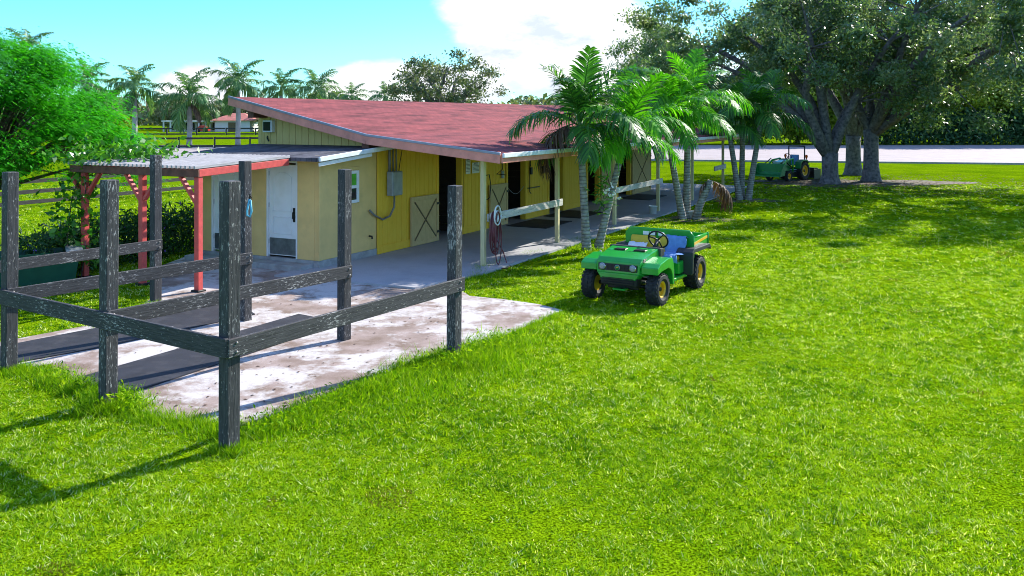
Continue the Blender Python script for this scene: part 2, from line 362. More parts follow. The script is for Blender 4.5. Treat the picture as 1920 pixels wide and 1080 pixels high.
def ground_mat():
    m, nt, N, L, o = nmat('lawn')
    p = N('ShaderNodeBsdfPrincipled'); p.inputs['Roughness'].default_value = 0.9; p.inputs['Specular IOR Level'].default_value = 0.0
    pos = N('ShaderNodeNewGeometry').outputs['Position']
    a = noise(N, L, pos, 0.45, 5, 0.6); b = noise(N, L, pos, 9.0, 6, 0.7); c = noise(N, L, pos, 42.0, 3, 0.7)
    r1 = ramp(N, [(0.3, (0.14, 0.28, 0.004)), (0.7, (0.28, 0.44, 0.006))]); L(a, r1.inputs[0])
    r2 = ramp(N, [(0.3, (0.55, 0.6, 0.4)), (0.65, (1.15, 1.1, 1.0))]); L(b, r2.inputs[0])
    r3 = ramp(N, [(0.40, (0.14, 0.17, 0.12)), (0.64, (1.25, 1.25, 1.25))]); L(c, r3.inputs[0])
    col = mixc(N, L, 1.0, mixc(N, L, 1.0, r1.outputs[0], r2.outputs[0], 'MULTIPLY'), r3.outputs[0], 'MULTIPLY')
    br = ramp(N, [(0.66, (0, 0, 0)), (0.76, (1, 1, 1))]); L(noise(N, L, pos, 1.3, 7, 0.7), br.inputs[0])
    mm = N('ShaderNodeMath'); mm.operation = 'MULTIPLY'; mm.inputs[1].default_value = 0.6; L(br.outputs[0], mm.inputs[0])
    col = mixc(N, L, mm.outputs[0], col, (0.20, 0.15, 0.05))
    L(col, p.inputs['Base Color'])
    bp = N('ShaderNodeBump'); bp.inputs['Strength'].default_value = 0.8; bp.inputs['Distance'].default_value = 0.03
    L(b, bp.inputs['Height']); L(bp.outputs[0], p.inputs['Normal']); L(p.outputs[0], o.inputs[0]); return m
M_ground = ground_mat()
def concrete_mat(name, clean, stain, stain2, t=(0.47, 0.62), rough=0.85):
    m, nt, N, L, o = nmat(name)
    p = N('ShaderNodeBsdfPrincipled'); p.inputs['Roughness'].default_value = rough; p.inputs['Specular IOR Level'].default_value = 0.3
    pos = N('ShaderNodeNewGeometry').outputs['Position']
    a = noise(N, L, pos, 0.75, 8, 0.66, 0.3); b = noise(N, L, pos, 6.0, 7, 0.7); c = noise(N, L, pos, 60, 3)
    ad = N('ShaderNodeMath'); ad.operation = 'MULTIPLY_ADD'; ad.inputs[1].default_value = 0.35; L(b, ad.inputs[0]); L(a, ad.inputs[2])
    r = ramp(N, [(t[0]+0.17, (0, 0, 0)), (t[1]+0.17, (1, 1, 1))]); L(ad.outputs[0], r.inputs[0])
    s = ramp(N, [(0.35, stain), (0.65, stain2)]); L(noise(N, L, pos, 2.3, 5), s.inputs[0])
    col = mixc(N, L, r.outputs[0], clean, s.outputs[0])
    g = ramp(N, [(0.3, (0.82, 0.82, 0.82)), (0.7, (1.1, 1.1, 1.1))]); L(c, g.inputs[0])
    L(mixc(N, L, 1.0, col, g.outputs[0], 'MULTIPLY'), p.inputs['Base Color'])
    bp = N('ShaderNodeBump'); bp.inputs['Strength'].default_value = 0.35; bp.inputs['Distance'].default_value = 0.01
    L(b, bp.inputs['Height']); L(bp.outputs[0], p.inputs['Normal']); L(p.outputs[0], o.inputs[0]); return m
M_pad = concrete_mat('stained_concrete', (0.54, 0.50, 0.48), (0.20, 0.14, 0.105), (0.36, 0.28, 0.25), (0.44, 0.55))
M_walk = concrete_mat('smooth_concrete', (0.40, 0.40, 0.42), (0.30, 0.30, 0.32), (0.34, 0.33, 0.34), (0.45, 0.75))
M_road = concrete_mat('pale_gravel', (0.40, 0.34, 0.335), (0.27, 0.225, 0.215), (0.34, 0.285, 0.28), (0.45, 0.7))
M_dirt = concrete_mat('leaf_litter', (0.13, 0.09, 0.06), (0.06, 0.09, 0.02), (0.16, 0.11, 0.075), (0.42, 0.6))

M_grass = leafmat('grass_blades', [(0.15, 0.10, 0.03), (0.035, 0.13, 0.003), (0.105, 0.27, 0.004), (0.20, 0.39, 0.006), (0.32, 0.48, 0.02), (0.75, 0.80, 0.5)], 0.45, 0.6, spec=0.06, tcol=(1.55, 1.4, 0.35))
M_oak = leafmat('oak_leaves', [(0.045, 0.10, 0.05), (0.095, 0.175, 0.08), (0.17, 0.245, 0.11), (0.36, 0.40, 0.26)], 0.4, 0.35, spec=0.6)
M_far = leafmat('far_leaves', [(0.05, 0.09, 0.045), (0.10, 0.14, 0.07), (0.18, 0.21, 0.11), (0.28, 0.28, 0.17)], 0.3, 0.5)
M_yel = leafmat('yellow_green_leaves', [(0.09, 0.17, 0.012), (0.2, 0.30, 0.02), (0.38, 0.44, 0.03)], 0.45, 0.5)
M_hedge = leafmat('hedge_leaves', [(0.02, 0.075, 0.03), (0.04, 0.12, 0.04), (0.09, 0.19, 0.06)], 0.3, 0.45)
M_poin = leafmat('feathery_leaves', [(0.03, 0.24, 0.004), (0.05, 0.38, 0.006), (0.10, 0.52, 0.012)], 0.45, 0.5)
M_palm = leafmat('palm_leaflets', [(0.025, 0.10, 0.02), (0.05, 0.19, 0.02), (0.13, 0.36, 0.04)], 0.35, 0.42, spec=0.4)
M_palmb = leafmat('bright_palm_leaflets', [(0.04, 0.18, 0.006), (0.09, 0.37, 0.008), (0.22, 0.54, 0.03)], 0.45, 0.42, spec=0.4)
M_dead = leafmat('dead_leaflets', [(0.06, 0.035, 0.025), (0.13, 0.075, 0.05), (0.2, 0.13, 0.08)], 0.15, 0.6)
M_royalf = leafmat('royal_leaflets', [(0.05, 0.15, 0.045), (0.11, 0.24, 0.07), (0.25, 0.36, 0.14)], 0.3, 0.4)
M_vine = leafmat('vine_leaves', [(0.02, 0.11, 0.008), (0.06, 0.24, 0.012), (0.15, 0.36, 0.03)], 0.4, 0.35, spec=0.6)

# ------------------------------------------------------------------ the ground
BA = R(27.1); BU = Vector((math.sin(BA), math.cos(BA), 0)); BV = Vector((-math.cos(BA), math.sin(BA), 0))
W0 = Vector((-3.17, 20.7, 0)); BROT = math.atan2(BU.y, BU.x)
def BL(s, t, z=0): return W0 + BU*s + BV*t + Vector((0, 0, z))      # barn coordinates -> world
def to_barn(X, Y): return (X-W0.x)*BU.x+(Y-W0.y)*BU.y, (X-W0.x)*BV.x+(Y-W0.y)*BV.y
tag(raw('lawn', [(-2500, -60, 0), (2500, -60, 0), (2500, 4000, 0), (-2500, 4000, 0)], [(0, 1, 2, 3)], M_ground), kind='structure')
pad_px = [(10,700),(60,690),(96,684),(104,716),(150,728),(205,735),(240,744),(262,772),(300,784),(350,790),(400,795),(470,812),(520,792),
          (600,757),(680,726),(760,696),(835,670),(900,646),(965,622),(1012,601),(1055,583),(1012,572),(940,562),(880,556),(858,540),(860,505),
          (800,495),(600,482),(380,470),(300,500),(285,560),(235,592),(190,607),(110,622),(35,636),(-40,650)]
PAD = [G(x, y) for x, y in pad_px]
tag(prism('wash_pad_concrete', [(p.x, p.y) for p in PAD], -0.05, 0.014, M_pad), kind='structure')
WALK = [BL(-3.15, 0.02), BL(-3.0, -2.2), BL(-2.8, -3.35), BL(9, -3.45), BL(24.5, -3.4), BL(24.5, 3.6), BL(0.0, 3.6), BL(0.0, 0.02)]
WALK = [BL(-3.15, 0.3), BL(-2.95, -3.0), BL(-1.0, -3.40), BL(9, -3.45), BL(24.5, -3.4), BL(24.5, 3.6), BL(0.3, 3.6), BL(0.3, 0.3)]
tag(prism('stable_walkway', [(p.x, p.y) for p in WALK], -0.05, 0.05, M_walk), kind='structure')
tag(raw('gravel_drive', [(-40, 74, 0.006), (10.3, 65.6, 0.006), (34.8, 59.8, 0.006), (120, 42, 0.006), (150, 101, 0.006), (-40, 101, 0.006)], [(0, 1, 2, 3, 4, 5)], M_road), kind='structure')
tag(beam('drive_kerb', (10.0, 65.4, 0.05), (120, 41.6, 0.05), 0.2, 0.14, M_found, bevel=0.01), kind='structure')

# ------------------------------------------------------------------ vegetation builders
def vine_pts(a, b, sag, n): return [Vector(a).lerp(Vector(b), i/n) + Vector((0, 0, -sag*math.sin(math.pi*i/n))) for i in range(n+1)]
def tree(name, label, base, fork_h, trunk_r, cc, cr, n_limb, n_clump, n_leaf, size, clump_r, lm, bm_=None, seed=1, group=None,
         cat='tree', lean=(0, 0), zmin=None, limbs=None, limb_r=0.42, n_side=10, flat=0.6, shell=2.4, aspect=0.5, reject=None):
    rng = np.random.default_rng(seed); rd = random.Random(seed); bm_ = bm_ or M_bark
    t = thing(name, label, cat, base, 0, group); mb = MB()
    fk = Vector((lean[0], lean[1], fork_h)); c = Vector(cc); cr = Vector(cr)
    tp = [Vector((0, 0, -0.1)), Vector((lean[0]*0.05, lean[1]*0.05, fork_h*0.08)), Vector((lean[0]*0.2, lean[1]*0.2, fork_h*0.3)), Vector((lean[0]*0.55, lean[1]*0.55, fork_h*0.65)), fk]
    mb.tube(tp, [trunk_r*1.55, trunk_r*1.22, trunk_r*1.0, trunk_r*0.95, trunk_r*0.98], n_side)
    samples = []
    for k in range(n_limb):
        if limbs: e = Vector(limbs[k])
        else:
            A = 2*math.pi*(k+rd.random()*0.5)/n_limb; el = rd.uniform(0.15, 0.95)
            e = c + Vector((math.cos(A)*cr.x*0.72*math.cos(el), math.sin(A)*cr.y*0.72*math.cos(el), cr.z*0.75*math.sin(el)))
        pts = []; m = 7; off = Vector((rd.uniform(-1, 1), rd.uniform(-1, 1), 0))*trunk_r*1.3
        for i in range(m+1):
            f = i/m; p = fk.lerp(e, f); p.z += (e-fk).length*0.10*math.sin(math.pi*f) ; p += off*math.sin(math.pi*f*1.7)
            if i == 0: p = fk - Vector((0, 0, trunk_r*0.7))
            pts.append(p)
        rr = [trunk_r*(limb_r+0.25)*(1-f/m)**0.8+trunk_r*0.05 for f in range(m+1)]
        mb.tube(pts, rr, max(6, n_side-3)); samples += [(p, r) for p, r in zip(pts[2:], rr[2:])]
    clumps = []
    while len(clumps) < n_clump:
        d = rng.normal(size=3); d /= np.linalg.norm(d); r = rng.random()**(1/shell)
        p = Vector((c.x+d[0]*r*cr.x, c.y+d[1]*r*cr.y, c.z+d[2]*r*cr.z))
        if zmin is not None and p.z < zmin + rng.random()*0.8: continue
        if reject and reject(p): continue
        clumps.append(p)
    for p in clumps:
        q, r = min(samples, key=lambda s: (s[0]-p).length + max(0, s[0].z-p.z)*0.6)
        mid = q.lerp(p, 0.5) + Vector((rd.uniform(-.25, .25), rd.uniform(-.25, .25), rd.uniform(0, .4)))*min(1, (p-q).length*0.4)
        mb.tube([q, mid, p], [min(r*0.6, trunk_r*0.2), min(r, trunk_r*0.2)*0.4, trunk_r*0.02+0.006], 5)
    mb.build('trunk', bm_, t, True)
    per = max(1, n_leaf//n_clump); P = []
    for p in clumps:
        rr = clump_r*rng.uniform(0.6, 1.3); g = rng.normal(size=(per, 3))*0.5; g[:, 2] *= flat
        P.append(np.array(p)+g*rr)
    P = np.concatenate(P); ct = np.repeat(rng.random(n_clump)*0.5, per)
    V, q = leaf_quads(P, size, rng, aspect)
    tint = np.clip(ct + rng.random(len(P))*0.5, 0, 1)
    link('crown', fast_mesh('crown', V, quads=q, tint=tint), lm, t)
    return t

def frond_mesh(name, Ln, e0, bend, npair, leaflet, w, droop, plume, seed, twist=0.0, taper=0.35):
    """pinnate palm frond: rachis from origin, out along +X"""
    rng = np.random.default_rng(seed); n = 26; V = []; Q = []; T = []
    pts = []; p = np.zeros(3); 
    for i in range(n+1):
        f = i/n; a = e0 - bend*f**1.3; pts.append((p.copy(), np.array([math.cos(a), 0.0, math.sin(a)])))
        p = p + pts[-1][1]*Ln/n
    def quad(a, b, c, d, t):
        k = len(V); V.extend([a, b, c, d]); Q.append((k, k+1, k+2, k+3)); T.append(t)
    for i in range(n):
        r0 = 0.022*Ln/2*(1-i/n)+0.004; r1 = 0.022*Ln/2*(1-(i+1)/n)+0.004; a, ta = pts[i]; b, tb = pts[i+1]
        na = np.array([-ta[2], 0, ta[0]]); nb = np.array([-tb[2], 0, tb[0]]); y = np.array([0, 1, 0])
        quad(a+y*r0, b+y*r1, b+nb*r1, a+na*r0, 0.75); quad(a+na*r0, b+nb*r1, b-y*r1, a-y*r0, 0.75)
        quad(a-y*r0, b-y*r1, b+y*r1, a+y*r0, 0.6)
    for k in range(npair):
        f = 0.14+0.86*(k+0.5)/npair; fi = f*n; i = min(int(fi), n-1); b = pts[i][0]+(pts[i+1][0]-pts[i][0])*(fi-i); t = pts[i][1]
        nrm = np.array([-t[2], 0, t[0]])
        prof = math.sin(math.pi*(0.16+0.80*f))**0.7*(1-taper*f*0.4)
        for sg in (1, -1):
            l = leaflet*prof*rng.uniform(0.85, 1.1)
            lift = rng.uniform(-plume, plume)+0.22
            d = np.array([0, sg*1.0, 0])*0.82+t*(0.55+0.35*f)+nrm*lift; d /= np.linalg.norm(d)
            sd = np.cross(d, nrm); sd /= np.linalg.norm(sd)+1e-9
            dr = droop*rng.uniform(0.7, 1.3); g = np.array([0, 0, -1.0])
            m1 = b+d*l*0.4+g*l*dr*0.10; m2 = b+d*l*0.75+g*l*dr*0.38; tip = b+d*l*0.98+g*l*dr*0.75
            tt = float(np.clip(rng.normal(0.45, 0.30), 0, 1))
            quad(b-sd*w*0.25, b+sd*w*0.25, m1+sd*w*0.5, m1-sd*w*0.5, tt)
            quad(m1-sd*w*0.5, m1+sd*w*0.5, m2+sd*w*0.4, m2-sd*w*0.4, tt)
            quad(m2-sd*w*0.4, m2+sd*w*0.4, tip+sd*w*0.05, tip-sd*w*0.05, tt)
    return fast_mesh(name, np.array(V), quads=np.array(Q), tint=T)

# ------------------------------------------------------------------ wash rack: eight posts, six rails
FA = R(35); FU = Vector((math.sin(FA), math.cos(FA), 0)); FV = Vector((-math.cos(FA), math.sin(FA), 0))
rack = thing('wash_rack', 'weathered black timber wash rack with tall posts and single rails on the pad', 'rack', (0, 0, 0))
PT = {'a': ((-2.80, 8.71), 2.66), 'b': ((-4.57, 9.95), 2.58), 'c': ((-6.50, 11.37), 2.58), 'd': ((-8.40, 12.75), 2.55),
      'e': ((-0.79, 11.95), 2.36), 'f': ((-2.475, 12.96), 2.52), 'g': ((-4.297, 14.18), 2.58), 'h': ((-6.353, 15.69), 2.61)}
rng0 = random.Random(5)
for k, ((x, y), h) in PT.items():
    lx, ly = rng0.uniform(-.02, .02), rng0.uniform(-.02, .02)
    beam('post', (x, y, -0.1), (x+lx, y+ly, h), 0.15, 0.15, M_blackwood, rack, 0.008, roll=math.atan2(FU.y, FU.x))
def rack_rail(a, b, za, zb, side, ext=0.12):
    A = Vector((*PT[a][0], za)); B = Vector((*PT[b][0], zb)); d = (B-A).normalized()
    nrm = Vector((0, 0, 1)).cross(d)*side*0.095
    beam('rail', A-d*ext+nrm, B+d*ext+nrm, 0.04, 0.18, M_blackwood, rack, 0.005)
rack_rail('a', 'e', 1.03, 1.02, -1, 0.10); rack_rail('b', 'f', 1.03, 1.02, -1, 0.06); rack_rail('c', 'g', 1.00, 1.02, -1, 0.06); rack_rail('d', 'h', 1.0, 1.02, -1, 0.06)
A = Vector((*PT['c'][0], 0.985)) - FU*0.1; B = Vector((*PT['a'][0], 1.035)) - FU*0.1; d = (B-A).normalized()
beam('rail', A-d*0.09, B+d*0.10, 0.045, 0.19, M_blackwood, rack, 0.005)

for k_, h_ in (('a', 1.03), ('b', 1.03), ('c', 1.0), ('e', 1.02), ('f', 1.02), ('g', 1.02), ('h', 1.02)):
    for dz in (-0.045, 0.045):
        p_ = Vector((*PT[k_][0], h_+dz)) - FV*0.112
        tube('bolt', [p_, p_ - FV*0.014], 0.014, M_galv, rack, 8)
# rubber mats lying in two lanes
def mat_px(label, pts, group=None, z=0.016):
    c = [G(x, y, z) for x, y in pts]; o = prism('rubber_mat', [(p.x, p.y) for p in c], z, z+0.016, M_rubber)
    return tag(o, label, 'mat', group)
mat_px('long black rubber mat beside the concrete centre strip, nearest the camera', [(100,723),(245,738),(642,606),(560,590)], 'rubber mats in the wash rack lanes')
mat_px('long black rubber mat next to the grass strip in the left lane', [(-30,657),(-30,692),(190,652),(478,590),(440,566)], 'rubber mats in the wash rack lanes')

# ------------------------------------------------------------------ the barn (local x = along the wall, y = into the barn)
barn = thing('horse_barn', 'yellow board horse barn with low red shingle roof and covered walkway', 'barn', W0, BROT)
S0, S1 = -0.59, 23.2
ZB, ZE, ZC, TB, TE, TC = 2.87, 2.51, 3.79, -0.14, -3.60, 4.09
def roof_z(t): return ZB+(t-TB)*(ZC-ZB)/(TC-TB) if t > TB else ZE+(t-TE)*(ZB-ZE)/(TB-TE)
prof = [(TE, ZE), (TB, ZB), (TC, ZC)]
V = []
for s in (S0, S1):
    V += [(s, t, z) for t, z in prof] + [(s, t, z-0.06) for t, z in prof]
roof = raw('roof', V, [(0,6,7,1),(1,7,8,2),(3,4,10,9),(4,5,11,10),(0,1,4,3),(1,2,5,4),(6,9,10,7),(7,10,11,8),(0,3,9,6),(2,8,11,5)], M_shingle, barn)
def rake(s):
    for (t0, z0), (t1, z1) in zip(prof[:-1], prof[1:]):
        beam('fascia', (s, t0, z0-0.115), (s, t1, z1-0.115), 0.04, 0.19, M_fascia, roof, 0.004)
        beam('drip_edge', (s-0.005, t0, z0+0.0), (s-0.005, t1, z1+0.0), 0.06, 0.05, M_drip, roof, 0.004)
rake(S0-0.022)
box('fascia', S0, S1, TE-0.045, TE-0.003, ZE-0.20, ZE-0.015, M_fascia, roof, 0.004)
box('gutter', S0-0.03, S1, TE-0.10, TE-0.048, ZE-0.085, ZE+0.012, M_gutter, roof, 0.008)
box('fascia', S0, S1, TC+0.003, TC+0.045, ZC-0.2, ZC-0.01, M_fascia, roof, 0.004)
raw('soffit', [(S0, TE+0.01, ZE-0.066), (S0, TB, ZB-0.066), (S0, TC-.01, ZC-0.066), (S1, TE+.01, ZE-0.066), (S1, TB, ZB-0.066), (S1, TC-.01, ZC-0.066)], [(0,1,4,3),(1,2,5,4)], M_soffit, barn)
for t, s0 in ((3.45, -0.52), (-0.02, -0.50)):
    z = roof_z(t)-0.20-0.17
    box('ridge_beam', s0, 0.6, t-0.1, t+0.1, z-0.02, z+0.26, M_brown, barn, 0.006)
# boards
OPEN = [(2.66, 3.93), (6.60, 7.90), (9.60, 10.85), (13.0, 14.2), (16.2, 17.7)]
BW = 0.2032; n = int(20.4/BW)
for i in range(n):
    a, b = i*BW, (i+1)*BW-0.009; mid = (a+b)/2; z0 = 0.055
    if any(o0-0.05 < mid < o1+0.05 for o0, o1 in OPEN): z0 = 2.36
    box('wall_board', a, b, 0.0, 0.022, z0+0.002, 2.80, M_wall, barn, 0.003)
box('wall_backing', 0.0, 2.56, 0.025, 0.05, 0.05, 2.80, M_trimd, barn)
for (o0, o1), (p0, p1) in zip(OPEN, OPEN[1:] + [(20.4, 0)]): box('wall_backing', o1+.1, p0-.1, 0.025, 0.05, 0.05, 2.80, M_trimd, barn)
for o0, o1 in OPEN:
    for x in (o0, o1): box('door_jamb', x-0.05, x+0.05, -0.025, 0.16, 0.05, 2.38, M_wall, barn, 0.004)
    box('door_header', o0-0.05, o1+0.05, -0.022, 0.10, 2.383, 2.50, M_wall, barn, 0.004)
segs = [(0.06, 2.60)] + [(OPEN[i][1]+.056, OPEN[i+1][0]-.056) for i in range(4)] + [(OPEN[4][1]+.056, 20.4)]
for a, b in segs: box('skirting_board', a, b, -0.026, -0.002, 0.052, 0.24, M_wall, barn, 0.004)
box('corner_board', -0.03, 0.05, -0.04, -0.004, 0.052, 2.62, M_wall, barn, 0.004)
# gable wall boards above the lean-to
t = 0.02
while t < 3.5:
    box('gable_board', -0.022, 0.0, t, t+BW-0.010, 2.35, roof_z(t+BW/2)-0.10, M_gable, barn, 0.003); t += BW
box('gable_backing', 0.003, 0.03, 0.05, 3.52, 0.05, 2.85, M_trimd, barn)
box('corner_board', -0.04, 0.04, 3.54, 3.62, 2.3, roof_z(3.55)-.1, M_gable, barn, 0.004)
# rear and end walls, stall partitions
box('rear_wall', 0.0, 20.4, 3.54, 3.60, 0.05, 3.5, M_gable, barn)
box('end_wall', 20.38, 20.44, 0.03, 3.54, 0.05, 2.85, M_wall, barn)
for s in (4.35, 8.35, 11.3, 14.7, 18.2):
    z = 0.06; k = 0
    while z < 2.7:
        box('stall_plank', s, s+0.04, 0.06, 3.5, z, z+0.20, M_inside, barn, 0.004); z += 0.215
# vent fan on the gable
v = box('vent_fan', -0.16, -0.024, 3.10, 3.40, 2.90, 3.20, M_white, barn, 0.01)
box('vent_grille', -0.086, -0.07, -0.11, 0.11, -0.11, 0.11, M_dark, v)
tube('wall_hook', [(-0.03, 3.35, 2.80), (-0.07, 3.33, 2.76), (-0.06, 3.30, 2.70), (-0.08, 3.27, 2.68)], 0.018, M_dark, barn)
# half doors with a cross brace, swung open against the wall
def half_door(s0, s1, z0, z1, name='stall_door'):
    d = box(name, s0, s1, -0.075, -0.03, z0, z1, M_tan, barn, 0.006)
    w, h = (s1-s0)/2, (z1-z0)/2; y = -0.0245
    for x in (-w+0.05, w-0.05): box('door_frame', x-0.05, x+0.05, y-0.014, y, -h, h, M_tan, d, 0.004)
    for z in (-h+0.05, h-0.05): box('door_frame', -w+0.102, w-0.102, y-0.014, y, z-0.05, z+0.05, M_tan, d, 0.004)
    for sg in (1, -1):
        beam('cross_brace', (-w+0.13, y-0.008-0.003*(sg > 0), -sg*(h-0.13)), (w-0.13, y-0.008-0.003*(sg > 0), sg*(h-0.13)), 0.014, 0.035, M_trimd, d, 0.002)
    for z in (-h*0.6, h*0.6): box('hinge', w-0.10, w+0.03, y-0.022, y-0.015, z-0.03, z+0.03, M_dark, d)
    return d
half_door(1.34, 2.60, 0.06, 1.28); half_door(5.42, 6.53, 0.07, 1.30); half_door(14.28, 15.5, 0.06, 1.9); half_door(17.78, 20.2, 0.06, 1.95)
box('half_door_ledge', 8.02, 8.9, -0.03, -0.01, 1.0, 1.04, M_trimd, barn)
# porch posts and rails
PS = [-0.18, 3.75, 7.95, 12.2, 16.5, 21.4]; PTT = -2.95
for i, s in enumerate(PS): beam('porch_post', (s, PTT, 0.0), (s, PTT, 2.36), 0.10, 0.10, M_post, barn, 0.006, roll=0)
box('porch_beam', -0.5, S1-0.2, PTT-0.06, PTT+0.06, 2.362, 2.50, M_post, barn, 0.006)
for s, a, b in ((0, -0.12, 3.9), (2, 7.85, 12.45)):
    beam('hitch_rail', (a, PTT-0.075, 1.08), (b, PTT-0.075, 1.08), 0.045, 0.17, M_railw, barn, 0.005)
beam('hitch_rail', (19.6, PTT-0.075, 1.10), (21.6, PTT-0.075, 1.12), 0.045, 0.20, M_railw, barn, 0.005)
# fixtures on the wall
pn = box('electric_panel', 0.34, 0.76, -0.20, -0.03, 1.40, 1.98, M_grey, barn, 0.012)
box('panel_cover', -0.19, 0.19, -0.10, -0.087, -0.27, 0.27, M_grey, pn, 0.006)
for x, r_ in ((0.40, 0.035), (0.55, 0.02), (0.68, 0.02)): tube('conduit', [(x, -0.07, 1.98), (x, -0.07, 2.45), (x+0.05, -0.05, 2.72)], r_, M_galv, barn)
tube('conduit', [(0.56, -0.10, 1.40), (0.55, -0.10, 1.12), (0.40, -0.08, 0.92), (0.12, -0.07, 0.86), (-0.2, -0.06, 1.0), (-0.38, -0.06, 1.13)], 0.024, M_galv, barn)
tube('wall_wire', [(0.70, -0.06, 2.72), (0.95, -0.06, 2.5), (0.86, -0.06, 2.2), (0.80, -0.06, 1.95)], 0.009, M_dark, barn)
def notice(s0, s1, z0, z1, rows, head, headw):
    b = box('notice_board', s0, s1, -0.036, -0.027, z0, z1, M_white, barn, 0.002)
    w, h = (s1-s0)/2, (z1-z0)/2; box('heading_bar', -headw, headw, -0.0072, -0.0050, h*0.78, h*0.93, M_dark, b)
    for k in range(rows):
        z = h*0.62-k*(h*1.45/rows); ww = w*(0.86 if k % 3 else 0.7); box('text_line', -ww, ww, -0.0066, -0.0049, z-0.006, z+0.006, M_dark, b)
notice(4.10, 4.34, 1.70, 2.12, 8, 1, 0.10); notice(4.45, 4.86, 1.70, 2.0, 6, 1, 0.12)
sb = box('switch_box', 5.02, 5.16, -0.09, -0.03, 1.35, 1.62, M_grey, barn, 0.01)
tube('wall_wire', [(5.15, -0.08, 1.6), (5.32, -0.1, 1.62), (5.42, -0.1, 1.3), (5.36, -0.1, 0.95), (5.2, -0.08, 0.9)], 0.014, M_dark, barn)
tube('bracket_arm', [(5.5, -0.05, 2.15), (5.75, -0.3, 2.05), (5.76, -0.3, 1.75), (5.6, -0.2, 1.62), (5.95, -0.3, 1.58)], 0.014, M_dark, barn)
for s in (6.25, 8.2, 9.1): 
    tube('wall_wire', [(s, -0.03, 2.5), (s, -0.03, 1.7)], 0.012, M_dark, barn); box('outlet_box', s-0.06, s+0.06, -0.08, -0.03, 1.45, 1.68, M_grey if s < 7 else M_dark, barn, 0.008)
tube('wall_pipe', [(8.1, -0.05, 2.45), (8.1, -0.05, 0.9), (8.12, -0.09, 0.85)], 0.016, M_dark, barn)
tube('stall_chain', [tuple(p) for p in vine_pts((6.7, 0.02, 1.15), (7.8, 0.02, 1.1), 0.22, 8)], 0.008, M_grey, barn)
# lean-to store at the gable end
LS = -2.1; LW = 3.55
box('lean_to_wall', LS, -0.032, 0.0, 0.12, 0.20, 2.46, M_stucco, barn, 0.004)
box('foundation', LS-0.01, -0.032, -0.012, 0.14, -0.03, 0.198, M_found, barn, 0.006)
DR = [(0.60, 1.48), (2.28, 3.14)]
cur = 0.123
for a, b in DR + [(LW, 0)]:
    if a > cur: box('lean_to_wall', LS, LS+0.12, cur, a, 0.20, 2.40, M_stucco, barn, 0.003)
    if b: box('lean_to_wall', LS+.002, LS+0.118, a, b, 2.28, 2.40, M_stucco, barn)
    cur = b
box('foundation', LS-0.012, LS+0.13, 0.142, LW, -0.03, 0.197, M_found, barn, 0.006)
box('door_step', LS-0.42, LS-0.014, 0.15, LW, -0.03, 0.13, M_found, barn, 0.01)
box('lean_to_wall', LS+0.122, -0.03, LW-0.12, LW, 0.2, 2.42, M_stucco, barn)
for k, (a, b) in enumerate(DR):
    d = box('door', LS+0.035, LS+0.075, a+0.045, b-0.045, 0.24, 2.24, M_door, barn, 0.004)
    w = (b-a)/2-0.045
    for y in (-w-0.022, w+0.022): box('door_frame', -0.06, 0.03, y-0.021, y+0.021, -1.04, 1.04, M_door, d, 0.004)
    box('door_frame', -0.06, 0.03, -w-0.043, w+0.043, 1.0425, 1.085, M_door, d, 0.004)
    box('kick_plate', -0.0265, -0.0205, -w+0.03, w-0.03, -0.98, -0.62, M_kick, d)
    ar = [(-0.024, y*(w-0.14), 0.72+0.11*math.cos(y*math.pi/2)) for y in np.linspace(-1, 1, 11)]
    tube('panel_moulding', ar + [(-0.024, w-0.14, -0.02), (-0.024, -w+0.14, -0.02), ar[0]], 0.009, M_door, d, 6)
    yy = [(-0.024, -w+0.14, -0.16), (-0.024, w-0.14, -0.16), (-0.024, w-0.14, -0.52), (-0.024, -w+0.14, -0.52), (-0.024, -w+0.14, -0.16)]
    tube('panel_moulding', yy, 0.009, M_door, d, 6)
    h = box('lock_plate', -0.034, -0.0205, -w+0.04, -w+0.10, -0.25, 0.06, M_dark, d, 0.01)
    tube('handle', [(-0.03, -w+0.07, -0.02), (-0.075, -w+0.07, -0.04), (-0.078, -w+0.07, -0.16), (-0.03, -w+0.07, -0.2)], 0.012, M_dark, d)
    for z in (-0.7, 0.1, 0.8): box('hinge', -0.03, -0.0205, w-0.012, w+0.008, z-0.05, z+0.05, M_grey, d)
# window in the lean-to side wall
wn = box('window', -1.27, -0.77, -0.02, 0.02, 1.36, 2.06, M_white, barn, 0.004)
for x in (-0.225, 0.225): box('window_frame', x-0.04, x+0.04, -0.05, -0.021, -0.36, 0.36, M_white, wn, 0.004)
for z in (-0.33, 0.0, 0.33): box('window_frame', -0.184, 0.184, -0.046, -0.021, z-0.035, z+0.035, M_white, wn, 0.004)
box('pane', -0.184, 0.184, -0.028, -0.0215, -0.294, -0.036, M_glass, wn); box('pane', -0.184, 0.184, -0.028, -0.0215, 0.036, 0.294, M_curtain, wn)
for a in ((-1.36, -1.30, 1.28, 2.16), (-0.74, -0.68, 1.28, 2.16)): box('window_trim', a[0], a[1], -0.018, -0.001, a[2], a[3], M_stucco, barn, 0.003)
box('window_trim', -1.298, -0.742, -0.018, -0.001, 2.09, 2.16, M_stucco, barn, 0.003); box('window_trim', -1.298, -0.742, -0.018, -0.001, 1.28, 1.335, M_stucco, barn, 0.003)
box('corner_board', LS-0.022, LS+0.06, -0.022, -0.002, 0.2, 2.44, M_stucco, barn, 0.003)
tube('hose_tap', [(-0.32, 0.0, 0.52), (-0.32, -0.08, 0.52), (-0.32, -0.09, 0.46)], 0.022, M_dark, barn)
